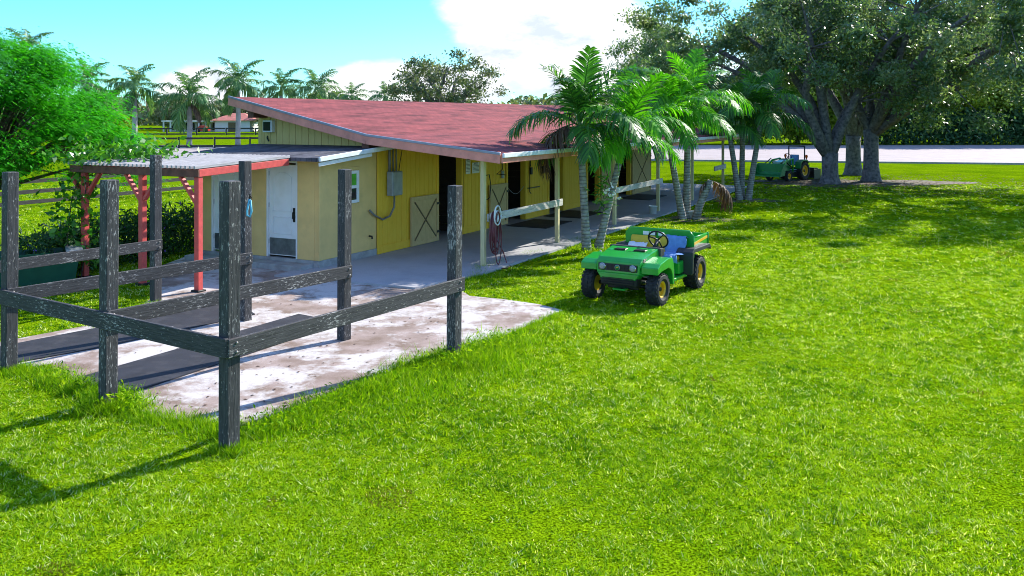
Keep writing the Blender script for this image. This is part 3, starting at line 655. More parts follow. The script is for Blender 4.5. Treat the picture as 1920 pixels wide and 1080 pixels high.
# lean-to roof and its gutter
a0, a1, zf, zb = LS-0.42, -0.03, 2.43, 2.60
lr = raw('lean_to_roof', [(a0,-0.32,zf),(a1,-0.32,zb),(a1,LW+0.3,zb),(a0,LW+0.3,zf),(a0,-0.32,zf-0.08),(a1,-0.32,zb-0.08),(a1,LW+0.3,zb-0.08),(a0,LW+0.3,zf-0.08)],
         [(0,1,2,3),(4,7,6,5),(0,4,5,1),(1,5,6,2),(2,6,7,3),(3,7,4,0)], M_flatroof, barn)
beam('gutter', (a0, -0.35, zf-0.03), (0.42, -0.35, zb+0.0), 0.055, 0.10, M_gutter, lr, 0.01)
beam('fascia', (a0+.05, -0.30, zf-0.14), (a1-0.6, -0.30, zb-0.17), 0.03, 0.08, M_white, lr, 0.004)

# notices' barn mats, buckets, hose: things of their own
def mat_b(label, s0, s1, t0, t1):
    o = prism('doorway_mat', [tuple(BL(s, t).xy) for s, t in ((s0,t0),(s0,t1),(s1,t1),(s1,t0))], 0.052, 0.07, M_rubber)
    return tag(o, label, 'mat', 'black mats on the stable walkway')
mat_b('black mat on the walkway before the first stall door behind the hose rail', 6.1, 8.0, -1.55, -0.25)
mat_b('black mat on the walkway before the stall beside the second porch post', 8.9, 10.9, -1.45, -0.15)
mat_b('black mat at the far end of the walkway by the last stall', 15.7, 18.0, -1.5, -0.2)

hp = BL(-0.18, PTT-0.13, 0)
hh = thing('hose_hanger', 'white oval hose hanger fixed to the first porch post', 'hanger', hp, BROT)
V, Fc = lathe_geo([(0.05, -0.10), (0.075, -0.10), (0.075, 0.02), (0.13, 0.03), (0.13, 0.05), (0.05, 0.05), (0.05, -0.10)], 20)
o = raw('hanger_drum', V, Fc, M_shirt, hh, True); o.rotation_euler = (0, 0, math.pi); o.location = (0.12, -0.10, 1.12)
tube('hanger_rim', [(0.12+0.15*math.cos(a), -0.16, 1.14+0.21*math.sin(a)) for a in np.linspace(0, 2*math.pi, 20)], 0.016, M_shirt, hh)
hose = thing('garden_hose', 'maroon garden hose coiled in long loops over the white hanger', 'hose', hp, BROT)
rd = random.Random(3); pts = []
for k in range(9):
    w_, bt = rd.uniform(0.13, 0.21), rd.uniform(0.05, 0.52); yo = -0.06-0.012*k; cx = 0.12+rd.uniform(-.05, .05)
    for a in np.linspace(0, 2*math.pi, 18, endpoint=False):
        z = 1.22*0.5+bt*0.5 + (1.22-bt)/2*math.cos(a); x = cx + w_*math.sin(a)*(1.0 if z < 0.8 else 0.85)
        pts.append((x, yo-0.0007*a, z))
tube('hose_coil', pts, 0.013, M_hose, hose, 6)
tube('hose_tail', [(0.2, -0.1, 0.6), (0.42, -0.14, 0.3), (0.5, -0.2, 0.02), (0.35, -0.35, 0.015), (0.1, -0.4, 0.015), (-0.1, -0.25, 0.02)], 0.013, M_hose, hose, 6)
def bucket(label, loc, r=0.14, h=0.26, group='white buckets along the walkway'):
    t = thing('bucket', label, 'bucket', loc, 0.3, group)
    V, Fc = lathe_geo([(0.0, 0.0), (r*0.82, 0.0), (r, h), (r*1.06, h), (r*1.06, h-0.025), (r*0.94, h-0.02), (r*0.78, 0.012), (0, 0.012)], 20, 'Z')
    raw('tub', V, Fc, M_white, t, True); tube('handle', [(r*math.cos(a), -0.02, h-0.02-0.11*math.sin(a)) for a in np.linspace(0, math.pi, 9)], 0.005, M_grey, t)
bucket('white bucket beside the fourth porch post', BL(11.35, -3.05, 0.05)); bucket('white bucket among the stems of the palm clump', (5.75, 28.35, 0))
lead = thing('lead_rope', 'light blue lead rope looped on the back post of the wash rack', 'rope', (-4.19, 14.07, 0), 0)
tube('rope', [(0, -0.02, 1.98), (-0.03, -0.05, 1.80), (-0.025, -0.06, 1.72), (0.02, -0.06, 1.70), (0.04, -0.05, 1.78), (0.02, -0.03, 1.96)], 0.016, M_cyan, lead)
tube('clip', [(0, -0.02, 1.96), (0.01, -0.03, 2.06), (0.03, -0.02, 1.99)], 0.012, M_dark, lead)

# ------------------------------------------------------------------ pergola in front of the lean-to
pg = thing('pergola', 'red timber pergola with narrow grey roof slats beside the store doors', 'pergola', W0, BROT)
PGS = -4.97; PG_T = [0.50, 2.0, 3.68]
for t in PG_T:
    beam('post', (PGS, t, 0.0), (PGS, t, 2.16), 0.115, 0.115, M_red, pg, 0.006, roll=0)
    box('post_base', PGS-0.1, PGS+0.1, t-0.1, t+0.1, -0.02, 0.05, M_dark, pg, 0.01)
box('beam', PGS-0.02, PGS+0.02, 0.40, 4.02, 2.16, 2.30, M_brown, pg, 0.005) .location.x = PGS-0.083
box('beam', PGS-0.045, PGS+0.045, 0.56, 4.0, 2.162, 2.29, M_brown, pg, 0.005)
for t in (0.45, 3.7): beam('beam', (PGS-0.06, t, 2.235), (LS-0.46, t, 2.33), 0.05, 0.14, M_red, pg, 0.005)
for t in PG_T:
    for sg in (1, -1):
        if (t == PG_T[0] and sg < 0) or (t == PG_T[2] and sg > 0 and False): continue
        beam('brace', (PGS, t+sg*0.06, 1.68), (PGS, t+sg*0.46, 2.16), 0.06, 0.09, M_red, pg, 0.004, up=(1, 0, 0))
t = 0.44; i = 0
while t < 3.98:
    beam('slat', (PGS-0.16, t, 2.345), (LS-0.44, t, 2.445), 0.042, 0.055, M_slat, pg, 0.003); t += 0.118
for s in (-4.2, -3.3): 
    z = 2.29+(s-PGS)*0.034; beam('purlin', (s, 0.44, z-0.05), (s, 3.96, z-0.05), 0.05, 0.09, M_brown, pg, 0.004)

# ------------------------------------------------------------------ paddock fences and far house
def fence(label, pts, n_rails, h, spacing, mat, group=None, w=0.10, rh=0.14):
    t = thing('paddock_fence', label, 'fence', (0, 0, 0), 0, group)
    for a, b in zip(pts[:-1], pts[1:]):
        a, b = Vector((*a, 0)), Vector((*b, 0)); L_ = (b-a).length; k = max(1, round(L_/spacing))
        for i in range(k+1 if b.xy == Vector(pts[-1]) else k):
            p = a.lerp(b, i/k); beam('post', (p.x, p.y, -0.1), (p.x, p.y, h), w, w, mat, t, 0.0, roll=math.atan2((b-a).y, (b-a).x))
        nrm = Vector((0, 0, 1)).cross((b-a).normalized())*(-w*0.5-0.02)
        for r in range(n_rails):
            z = h-0.14-r*(h-0.35)/max(1, n_rails-1)
            for i in range(k):
                p, q = a.lerp(b, i/k)+nrm, a.lerp(b, (i+1)/k-0.004)+nrm; beam('rail', (p.x, p.y, z), (q.x, q.y, z), 0.035, rh, mat, t, 0.0)
    return t
fence('black three board paddock fence behind the pergola, nearest fence on the left', [(-22.5, 22.0), (-16.4, 33.6), (-12.6, 41.4)], 3, 1.1, 2.5, M_fence)
fence('black board fence crossing the field in front of the tall palms', [(-78, 86), (-52, 88), (-24, 93)], 2, 1.15, 3.6, M_fence, w=0.16, rh=0.2)
fence('farthest black board fence in front of the white house', [(-120, 148), (-70, 152), (-30, 156)], 2, 1.3, 5.0, M_fence, w=0.22, rh=0.25)

hs = thing('white_house', 'distant white house with a low red hipped roof and arched porch', 'house', (-65, 188, 0), 0)
def wallbox(n_, *a, m=M_farwall): return box(n_, *a, m, hs)
wallbox('wall', 1.5, 9, 0, 10, 0, 2.4)
raw('roof', [(0.7,-1,2.4),(9.9,-1,2.4),(9.9,11,2.4),(0.7,11,2.4),(4.0,4,4.0),(6.6,4,4.0)], [(0,1,5,4),(1,2,5),(2,3,4,5),(3,0,4),(3,2,1,0)], M_redroof, hs)
box('garage_door', 4.4, 6.4, -0.12, -0.01, 0.0, 2.0, M_trimd, hs)
wallbox('wall', -9, 1.49, 2, 9, 0, 2.2); wallbox('porch_roof', -9.6, 1.4, -0.8, 2.0, 2.1, 2.4)
for x in np.arange(-9.2, 1.3, 1.5): wallbox('porch_column', x-0.14, x+0.14, -0.7, -0.4, 0, 2.09)
for x in np.arange(-8.4, 1.0, 1.5): box('window', x-0.5, x+0.5, 1.9, 1.99, 0.3, 1.9, M_glass, hs)
rc = thing('parked_car', 'small red vehicle parked by the distant white house', 'car', (-64.5, 184, 0), 0)
extrude_y('body', [(-1.2,.25),(1.2,.25),(1.2,.8),(.8,.85),(.5,1.35),(-.7,1.35),(-1.1,.85),(-1.2,.8)], -0.7, 0.7, M_redp, rc, 0.05)
for x in (-.8, .8): tube('wheel', [(x, -0.72, .3), (x, -0.5, .3)], 0.3, M_tyre, rc, 14)

# ------------------------------------------------------------------ oaks and background trees
def open_front(x0, x1, zt):                       # an open, bare-limbed window low on the near side of the crown
    return lambda p: x0 < p.x < x1 and p.z < zt and p.y < 5
tree('oak_tree', 'nearest large oak with thick forked trunk, in front of the tractor', (15.5, 42.9, 0), 1.5, 0.40, (-1.0, 0.5, 6.7), (8.8, 7.0, 4.6), 8, 160, 72000, 0.18, 0.80, M_oak, seed=11, zmin=2.7,
     limbs=[(-6.5, -1, 6.0), (-4.5, 2, 8.5), (-1.9, -1.5, 8.6), (0.2, 1, 9.5), (3, -2.5, 8), (4.5, 1.5, 6.6), (-3.0, -3.5, 6.8), (-7, 1.5, 7.6)], limb_r=0.34, group='spreading oaks', n_side=14, reject=open_front(-2.4, 2.8, 4.9), shell=2.8)
tree('oak_tree', 'large oak with straight grey trunk, right of the two front trunks', (18.2, 44.6, 0), 2.6, 0.38, (3.6, -4.5, 7.7), (10.2, 9.5, 5.6), 9, 165, 76000, 0.18, 0.80, M_oak, seed=23, zmin=2.7,
     limbs=[(9.5, -3, 5.6), (7, -9, 7.5), (4, 2, 9), (1, -5, 9.5), (-2.5, 1.5, 8.5), (11, 1, 7.6), (6.5, -4, 10.5), (0.5, 4, 7.5), (2, -10, 8.5)], limb_r=0.34, group='spreading oaks', n_side=14, reject=open_front(-2.6, 2.6, 5.0), shell=2.8)
tree('oak_tree', 'oak trunk standing behind and between the two front oak trunks', (19.2, 49.5, 0), 2.2, 0.42, (2, 3, 7.8), (8, 6, 4.4), 7, 60, 20000, 0.2, 0.9, M_oak, seed=31, zmin=4.5, group='spreading oaks', n_side=12)
tree('oak_tree', 'oak crown reaching into the right edge of the picture', (27.5, 33.0, 0), 2.4, 0.42, (-0.5, -1.0, 7.0), (7.8, 7.5, 4.0), 7, 75, 32000, 0.17, 0.78, M_oak, seed=37, zmin=3.8, group='spreading oaks')
tree('oak_tree', 'grey leaved round tree rising behind the barn roof', (-5.3, 70, 0), 2.5, 0.4, (0.0, 0, 5.2), (4.5, 4.0, 3.3), 7, 110, 12000, 0.24, 0.75, M_far, seed=41, zmin=2.0, shell=2.8)
tree('shade_tree', 'dark leafy tree behind the palms at the far end of the barn', (11.5, 68, 0), 3, 0.35, (0, 0, 6.0), (4.2, 4, 4.6), 7, 110, 15000, 0.25, 0.95, M_oak, seed=43, zmin=2.0)
k = 0
lab = ['dark tree above the hedge behind the palm clump stems', 'yellow green tree above the hedge left of the oak trunks', 'tall dark tree above the hedge behind the first oak', 'yellow green tree above the hedge between the oak trunks',
       'dark tree above the hedge just right of the oak trunks', 'yellow green tree above the hedge right of the oaks', 'tall dark tree above the hedge towards the right edge', 'dull green tree above the hedge at the right edge', 'yellow green low tree above the hedge at the right edge', 'tall dull tree behind the hedge beyond the right edge']
for X, Y, h, m in ((19, 109, 11, M_far), (28, 103.5, 9, M_yel), (35, 108, 19, M_far), (38, 103.5, 9, M_yel), (46, 108, 20, M_far), (53, 106, 11, M_yel), (57, 108, 20, M_far), (67, 108, 19, M_far), (62, 106, 10, M_yel), (78, 108, 20, M_far)):
    tree('hedgerow_tree', lab[k], (X, Y, 0), 1.5, 0.3, (0, 0, h*0.52), (5.8, 4.5, h*0.48), 6, 130, 20000, 0.5, 1.7, m, M_barkd, seed=60+k, zmin=0.2, group='trees above the hedge'); k += 1
def hedge(name, label, x0, x1, y0, y1, h, n, size, mat, seed, rot=0.0, loc=(0, 0, 0), core=M_barkd):
    rng = np.random.default_rng(seed); t = thing(name, label, 'hedge', loc, rot)
    P = np.stack([rng.uniform(x0, x1, n), rng.uniform(y0, y1, n), rng.random(n)**0.8*h], 1)
    top = h*(0.86+0.14*np.sin(P[:, 0]*1.3)+0.12*np.sin(P[:, 0]*3.1+1))
    P[:, 2] = np.minimum(P[:, 2], top)
    V, q = leaf_quads(P, size, rng, 0.55, 0.2); link('foliage', fast_mesh('foliage', V, quads=q, tint=rng.random(n)), mat, t)
    mb = MB(); 
    for x in np.linspace(x0+0.3, x1-0.3, max(3, int((x1-x0)/1.2))): mb.tube([(x, (y0+y1)/2, 0), (x+rng.uniform(-.2, .2), (y0+y1)/2+rng.uniform(-.2, .2), h*0.75)], [0.06, 0.02], 5)
    mb.build('stems', core, t); return t
hedge('clipped_hedge', 'long dark green hedge along the far side of the gravel drive', 41, 100, 101.5, 104, 4.2, 42000, 0.40, M_hedge, 5)
k = 0
labs = ['grey green tree behind the leftmost tall palms', 'low dark tree at the far field edge beside the yellow shrub', 'grey tree behind the pair of palms left of the house', 'dull tree behind the porch of the distant house', 'grey green tree right behind the red roofed house',
        'small distant tree at the left end of the barn roof', 'distant tree far left beyond the feathery tree', 'distant grey tree between the two middle palms', 'low distant tree just right of the red roofed house']
for X, Y, h, r_ in ((-88, 170, 6.5, 6), (-98, 205, 7, 7), (-78, 205, 8.5, 7), (-66, 206, 7, 7), (-56, 208, 6.5, 6), (-58, 240, 8, 7), (-135, 200, 8, 9), (-82, 225, 9, 6), (-50, 190, 5, 4)):
    tree('field_tree', labs[k], (X, Y, 0), 1.5, 0.3, (0, 0, h*0.5), (r_, r_*0.8, h*0.5), 5, 70, 6500, 0.6, 1.9, M_far, M_barkd, seed=80+k, zmin=0.3, group='trees at the far field edge'); k += 1
tree('yellow_shrub', 'round yellow green shrub at the field edge left of the palms', (-64.5, 142, 0), 0.8, 0.15, (0, 0, 2.0), (2.6, 2.4, 2.1), 5, 50, 6000, 0.32, 0.9, M_yel, M_barkd, seed=99, zmin=0.1, cat='shrub')
# far wood closing the horizon
rng = np.random.default_rng(8); nP = 26000
th = rng.uniform(-1.15, 1.15, nP); rr = rng.uniform(330, 380, nP)
hh_ = (8+2.5*np.sin(th*23)+2*np.sin(th*57+1)); P = np.stack([np.sin(th)*rr, np.cos(th)*rr, rng.random(nP)*hh_], 1)
V, q = leaf_quads(P, 2.4, rng, 0.7, 0.2)
tag(link('distant_wood', fast_mesh('distant_wood', V, quads=q, tint=rng.random(nP)), M_far), 'hazy green wood along the far horizon', 'wood', kind='stuff')

# ------------------------------------------------------------------ royal palms across the field
RF = [frond_mesh('royal_frond', 3.4, R(70-i*22), R(70+i*10), 34, 0.95, 0.10, 0.9, 0.5, 200+i) for i in range(5)]
def royal(label, px, base_y, crown_y, rf, seed, dead=False, Y=None):
    Y = Y or F*CAM_H/(base_y-HORIZON); X = (px-960)*Y/F; zc = CAM_H-(crown_y-HORIZON)*Y/F
    t = thing('royal_palm', label, 'palm', (X, Y, 0), 0, 'tall palms across the field'); rd = random.Random(seed)
    tube('trunk', [(0, 0, -0.1), (0, 0, zc*0.15), (0.05, 0, zc*0.45), (0, 0, zc*0.75), (0, 0, zc-1.2*rf)], [0.34, 0.27, 0.27, 0.24, 0.19], M_royal, t, 12)
    tube('crownshaft', [(0, 0, zc-1.25*rf), (0, 0, zc-0.7*rf), (0, 0, zc)], [0.2, 0.2, 0.1], M_shaft, t, 10)
    nf = 17; rf = rf*1.18
    for i in range(nf):
        lvl = min(4, int(i*5/nf)); m = RF[lvl]
        o = link('frond', m, M_royalf, t); o.location = (0, 0, zc-0.1-0.08*lvl); s = rf*rd.uniform(0.85, 1.1)
        o.rotation_euler = (rd.uniform(-.25, .25), rd.uniform(-.12, .12), i*2.399+rd.uniform(-.3, .3)); o.scale = (s, s, s)
    if dead:
        for i in range(3):
            o = link('dead_frond', frond_mesh('dead_frond', 2.6, R(-35), R(50), 26, 0.6, 0.08, 1.2, 0.3, seed+i), M_dead, t); o.location = (0, 0, zc-0.6*rf); o.rotation_euler = (0, 0, 2.2+i*1.6+seed)
    return t
for m in RF: m.materials.append(M_royalf)
royal('tall palm second from left with dead fronds hanging at its trunk', 252, 277, 158, 0.95, 1, True)
royal('shaggy palm in front of the house porch, pale hanging fronds', 355, 277, 178, 1.0, 2, True)
royal('tallest palm with bare grey trunk by the barn roof end', 446, 274, 150, 0.98, 3)
royal('palm half hidden by the feathery tree, third crown from the left edge', 165, 278, 150, 0.9, 4, False, 95)
royal('leftmost palm crown peeping above the feathery tree', 50, 280, 92, 0.85, 5, False, 92)
royal('palm crown just right of the tallest palm above the roof', 527, 274, 162, 0.85, 6, False, 100)
royal('palm crown in the middle of the three above the barn roof', 592, 274, 165, 0.9, 7, False, 98)
royal('small palm crown right of the group above the barn roof', 660, 272, 178, 0.62, 8, False, 105)
royal('low palm crown touching the round tree above the roof', 722, 272, 178, 0.6, 9, False, 100)

# ------------------------------------------------------------------ palms along the walkway
AF = [frond_mesh('palm_frond', 1.65, R(80), R(48), 40, 0.58, 0.040, 0.35, 0.40, 300), frond_mesh('palm_frond', 1.9, R(60), R(80), 42, 0.62, 0.042, 0.7, 0.35, 301),
      frond_mesh('palm_frond', 1.95, R(42), R(100), 42, 0.62, 0.042, 1.0, 0.35, 302), frond_mesh('palm_frond', 1.75, R(20), R(92), 40, 0.58, 0.040, 1.2, 0.3, 303)]
AFB = [m.copy() for m in AF]
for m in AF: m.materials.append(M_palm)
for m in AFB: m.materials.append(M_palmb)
DF = frond_mesh('dead_frond', 1.7, R(5), R(105), 36, 0.5, 0.045, 1.4, 0.3, 310); DF.materials.append(M_dead)
def palm(label, base, top, seed, scale=1.0, bright=False, n=13, dead=(), shaft=0.55, r0=0.11, spread=None, bowl=0.0, rotoff=0.0, extra=()):
    """base/top in world metres; top = where the fronds leave the crownshaft"""
    t = thing('manila_palm', label, 'palm', base, 0, 'palms along the walkway'); rd = random.Random(seed)
    e = Vector(top)-Vector(base); L_ = e.length; up = Vector((0, 0, 1)); d = e.normalized()
    def at(f): 
        p = e*f; p += Vector((d.x, d.y, 0))*(-bowl)*math.sin(math.pi*f)*L_; return p
    fs = 1-shaft/L_
    tube('trunk', [at(0)+Vector((0, 0, -0.1)), at(0.04), at(0.2), at(0.45), at(0.7), at(fs)], [r0*1.45, r0*1.2, r0, r0*0.92, r0*0.85, r0*0.78], M_ptrunk, t, 12)
    tube('crownshaft', [at(fs-0.01), at(fs+(1-fs)*0.3), at(fs+(1-fs)*0.7), at(1.0)], [r0*0.82, r0*0.95, r0*0.8, r0*0.45], M_shaftb if bright else M_shaft, t, 10)
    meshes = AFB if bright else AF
    for i in range(n):
        lvl = min(3, int(i*4/n)); o = link('frond', meshes[lvl], None, t); o.location = at(1.0)-d*(0.02+0.06*lvl)
        s = scale*rd.uniform(0.88, 1.1); o.scale = (s, s, s)
        tilt = Euler((d.y*-0.5, d.x*0.5, 0)) if False else Euler((rd.uniform(-.22, .22), rd.uniform(-.15, .15), 0))
        o.rotation_euler = (tilt.x, tilt.y, rotoff+i*2.399+rd.uniform(-.25, .25))
    for az, lv, s_ in extra:
        o = link('frond', meshes[lv], None, t); o.location = at(1.0); o.rotation_euler = (0.1, 0.1, az); o.scale = (s_,)*3
    for az, rl in dead:
        o = link('dead_frond', DF, None, t); o.location = at(0.99); o.rotation_euler = (rl, 0.25, az); o.scale = (scale*.85,)*3
    return t
def T(px, py, Y): return ((px-960)*Y/F, Y, CAM_H-(py-HORIZON)*Y/F)
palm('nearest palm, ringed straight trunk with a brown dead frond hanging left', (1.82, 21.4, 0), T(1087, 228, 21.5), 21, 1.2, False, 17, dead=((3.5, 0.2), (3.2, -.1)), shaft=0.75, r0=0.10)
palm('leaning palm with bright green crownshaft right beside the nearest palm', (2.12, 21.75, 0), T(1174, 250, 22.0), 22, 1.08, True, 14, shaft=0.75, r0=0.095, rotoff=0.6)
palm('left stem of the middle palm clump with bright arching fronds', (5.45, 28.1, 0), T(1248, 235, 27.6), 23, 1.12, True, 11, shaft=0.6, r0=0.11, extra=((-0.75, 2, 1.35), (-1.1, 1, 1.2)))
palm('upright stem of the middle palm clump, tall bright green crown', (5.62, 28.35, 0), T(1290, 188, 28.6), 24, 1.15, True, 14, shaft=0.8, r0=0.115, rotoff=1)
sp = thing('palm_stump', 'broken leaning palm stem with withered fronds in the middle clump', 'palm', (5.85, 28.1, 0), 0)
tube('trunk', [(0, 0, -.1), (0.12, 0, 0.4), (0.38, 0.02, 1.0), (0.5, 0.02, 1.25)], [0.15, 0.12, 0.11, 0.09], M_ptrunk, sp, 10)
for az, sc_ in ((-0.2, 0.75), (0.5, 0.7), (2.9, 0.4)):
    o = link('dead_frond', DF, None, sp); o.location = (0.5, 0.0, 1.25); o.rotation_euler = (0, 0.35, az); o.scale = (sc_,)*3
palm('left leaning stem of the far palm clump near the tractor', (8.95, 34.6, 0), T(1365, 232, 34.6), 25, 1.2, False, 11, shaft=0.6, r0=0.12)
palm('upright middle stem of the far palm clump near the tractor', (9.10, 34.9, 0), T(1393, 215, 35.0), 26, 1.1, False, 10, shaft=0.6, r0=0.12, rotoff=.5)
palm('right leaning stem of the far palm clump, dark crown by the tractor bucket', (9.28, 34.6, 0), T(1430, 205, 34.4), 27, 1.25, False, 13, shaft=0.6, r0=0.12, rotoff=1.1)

# orchid tied to the nearest palm
orc = thing('orchid', 'white flowering orchid growing on the nearest palm trunk', 'plant', (1.93, 21.3, 0), 0)
rng = np.random.default_rng(4); nl = 46
P = np.stack([rng.normal(0.16, .09, nl), rng.normal(-.05, .06, nl), rng.uniform(0.9, 1.9, nl)], 1); dr = np.stack([rng.normal(.7, .5, nl), rng.normal(-.2, .4, nl), rng.normal(.2, .5, nl)], 1)
V, q = leaf_quads(P, 0.20, rng, 0.3, 0.2, unit(dr)); link('leaves', fast_mesh('leaves', V, quads=q, tint=rng.random(nl)), M_vine, orc)
mb = MB()
for k in range(5): mb.tube([(0.05, -0.05, 1.2), (0.2+.05*k, -0.08, 1.45-.06*k), (0.42+.06*k, -0.1, 1.62-.12*k)], 0.008, 5)
mb.build('stems', M_shaft, orc)
for k in range(12):
    Pn = np.repeat([[0.30+rng.random()*.38, -0.1+rng.normal()*.04, 1.28+rng.random()*.38]], 5, 0); V, q = leaf_quads(Pn, 0.075, rng, 0.7, 0.0); link('blossom', fast_mesh('blossom', V, quads=q), M_sprig, orc)

# ------------------------------------------------------------------ feathery tree at the left edge
def feather_tree():
    base = Vector((-12.6, 20.5, 0)); t = thing('poinciana_tree', 'bright green feathery tree at the left edge of the picture', 'tree', base, 0)
    rng = np.random.default_rng(17); mb = MB(); rd = random.Random(9)
    mb.tube([(0, 0, -.1), (0.05, 0, 0.6), (0.2, 0.05, 1.6)], [0.24, 0.18, 0.16], 10)
    tips = []
    for k in range(190):
        A = rng.uniform(0, 2*math.pi); r_ = math.sqrt(rng.random())*3.5; x, y = r_*math.cos(A), r_*math.sin(A)*0.95
        z = 2.0+3.3*(1-min(1, r_/3.6)**2)**0.75-rng.random()**1.6*(1.5-0.2*r_)
        p = Vector((x, y, max(1.5, z))); tips.append((p, Vector((x, y, 0)).normalized() if r_ > 0.1 else Vector((1, 0, 0))))
        m = Vector((0.2, 0.05, 1.5)).lerp(p, 0.55); m.z += 0.35; mb.tube([(0.2, 0.05, 1.5), m, p], [0.06, 0.03, 0.010], 5)
    mb.build('trunk', M_barkd, t, True)
    # one bipinnate leaf: pinnae on both sides, each a pair of slim blades
    VV = []; TT = []
    for p, out in tips:
        ct = rng.normal(0, .16)
        for j in range(62):
            o = np.array(p)+rng.normal(size=3)*np.array([.36, .36, .11]); a = rng.normal(0, 0.8); c, s = math.cos(a), math.sin(a)
            d = np.array([out.x*c-out.y*s+0.2, out.x*s+out.y*c, rng.uniform(-.40, .05)]); d /= np.linalg.norm(d)
            Ln = rng.uniform(0.16, 0.28); side = np.cross(d, [0, 0, 1]); side /= np.linalg.norm(side); nt_ = min(1, max(0, rng.normal(.5, .28)+ct))
            for i in range(7):
                f = (i+0.8)/7.5; b = o+d*Ln*f+np.array([0, 0, -0.35*f*f*Ln]); l = 0.075*math.sin(math.pi*(0.2+0.7*f))*rng.uniform(.8, 1.2)
                for sg in (1, -1):
                    dd = side*sg*0.9+d*0.4+np.array([0, 0, -0.15]); e = b+dd*l; w_ = d*0.012
                    VV += [b-w_, b+w_, e+w_*0.7, e-w_*0.7]; TT.append(nt_+rng.uniform(-.15, .15))
    FP = np.concatenate([np.array(p)+rng.normal(size=(300, 3))*np.array([.34, .34, .12]) for p, _ in tips])
    FD = np.concatenate([np.array([[o_.x, o_.y, -.35]]).repeat(300, 0) for _, o_ in tips])
    FV_, FQ = leaf_quads(FP, 0.085, rng, 0.42, 0.8, FD*1.4); FT = np.repeat(np.clip(rng.normal(.45, .22, len(tips)), 0, 1), 300)+rng.normal(0, .18, len(FP))
    link('leaflets', fast_mesh('leaflets', FV_, quads=FQ, tint=np.clip(FT, 0, 1)), M_poin, t)
    link('crown', fast_mesh('crown', np.array(VV), quads=np.arange(len(VV)).reshape(-1, 4), tint=np.clip(TT, 0, 1)), M_poin, t)
feather_tree()

# vine climbing the far pergola post, flower bed behind the pergola
def leaf_plant(name, label, cat, loc, P, size, mat, seed, stems, up=0.4, aspect=0.55, flowers=0, rot=0.0):
    rng = np.random.default_rng(seed); t = thing(name, label, cat, loc, rot); P = np.asarray(P)
    V, q = leaf_quads(P, size, rng, aspect, up); link('foliage', fast_mesh('foliage', V, quads=q, tint=rng.random(len(P))), mat, t)
    mb = MB()
    for s in stems: mb.tube(s, [0.012]*(len(s)-1)+[0.005], 5)
    mb.build('stems', M_barkd, t)
    if flowers:
        idx = rng.choice(len(P), flowers); V, q = leaf_quads(np.repeat(P[idx]+[0, 0, .05], 4, 0), 0.06, rng, 0.8, 0.3); link('blossoms', fast_mesh('blossoms', V, quads=q), simple('violet_petal', (0.22, 0.12, 0.55), 0.6), t)
    return t
rng = np.random.default_rng(12); pr = BL(PGS, 3.68)
P = [(rng.normal(0, .16)-.05, rng.normal(0, .16), rng.uniform(0.2, 2.3)) for _ in range(330)] + [(rng.normal(-.35, .22), rng.normal(0, .2), rng.uniform(.9, 1.9)) for _ in range(110)]
P += [(rng.normal(0, .3)+rng.uniform(-.5, 1.5), rng.normal(0.5, .5), 2.4+abs(rng.normal(0, .16))) for _ in range(800)]
leaf_plant('climbing_vine', 'leafy vine climbing the far pergola post and over the slats', 'vine', pr, P, 0.15, M_vine, 13,
           [[(-.05, -.08, 0), (.06, -.09, .6), (-.07, .02, 1.2), (.05, -.08, 1.8), (0, 0, 2.3)], [(-.4, 0, 0), (-.38, .05, .9), (-.3, .05, 1.6), (-.05, 0, 2.2)]])
nP = 5200; sP = rng.uniform(-5.6, -2.4, nP)
P = np.stack([rng.uniform(-4.9, -1.0, nP), rng.uniform(4.2, 5.3, nP), rng.random(nP)**0.75*1.15*(0.85+.15*np.sin(sP*5))], 1)
st = [[(s, 4.7, 0), (s+.1, 4.7+.1*math.sin(s*9), .5), (s+.05, 4.75, .95)] for s in np.linspace(-4.8, -1.1, 22)]
leaf_plant('flower_bed', 'dense dark flower bed with small violet blossoms behind the pergola', 'plants', W0, P, 0.17, M_hedge, 14, st, 0.3, 0.22, 26, BROT)
nP = 1500
P = np.stack([rng.uniform(-5.9, -4.4, nP), rng.uniform(3.9, 4.9, nP), rng.random(nP)**0.75*0.9], 1)
leaf_plant('flower_bed', 'low leafy plants at the foot of the vine covered pergola post', 'plants', W0, P, 0.17, M_hedge, 15, [[(-5.2, 4.3, 0), (-5.1, 4.4, .7)], [(-4.8, 4.4, 0), (-4.7, 4.4, .7)]], 0.3, 0.22, 8, BROT)
tr = thing('water_trough', 'dark green plastic water trough by the left rail', 'trough', (-9.5, 17.4, 0), 0.5)
V = [(-.75,-.35,0),(.75,-.35,0),(.75,.35,0),(-.75,.35,0),(-.85,-.42,.62),(.85,-.42,.62),(.85,.42,.62),(-.85,.42,.62),(-.78,-.36,.62),(.78,-.36,.62),(.78,.36,.62),(-.78,.36,.62),(-.7,-.3,.2),(.7,-.3,.2),(.7,.3,.2),(-.7,.3,.2)]
raw('tub', V, [(3,2,1,0),(0,1,5,4),(1,2,6,5),(2,3,7,6),(3,0,4,7),(4,5,9,8),(5,6,10,9),(6,7,11,10),(7,4,8,11),(8,9,13,12),(9,10,14,13),(10,11,15,14),(11,8,12,15),(12,13,14,15)], M_trough, tr)
box('rim', 0.6, .9, -.46, .46, .60, .66, M_grey, tr, .01)

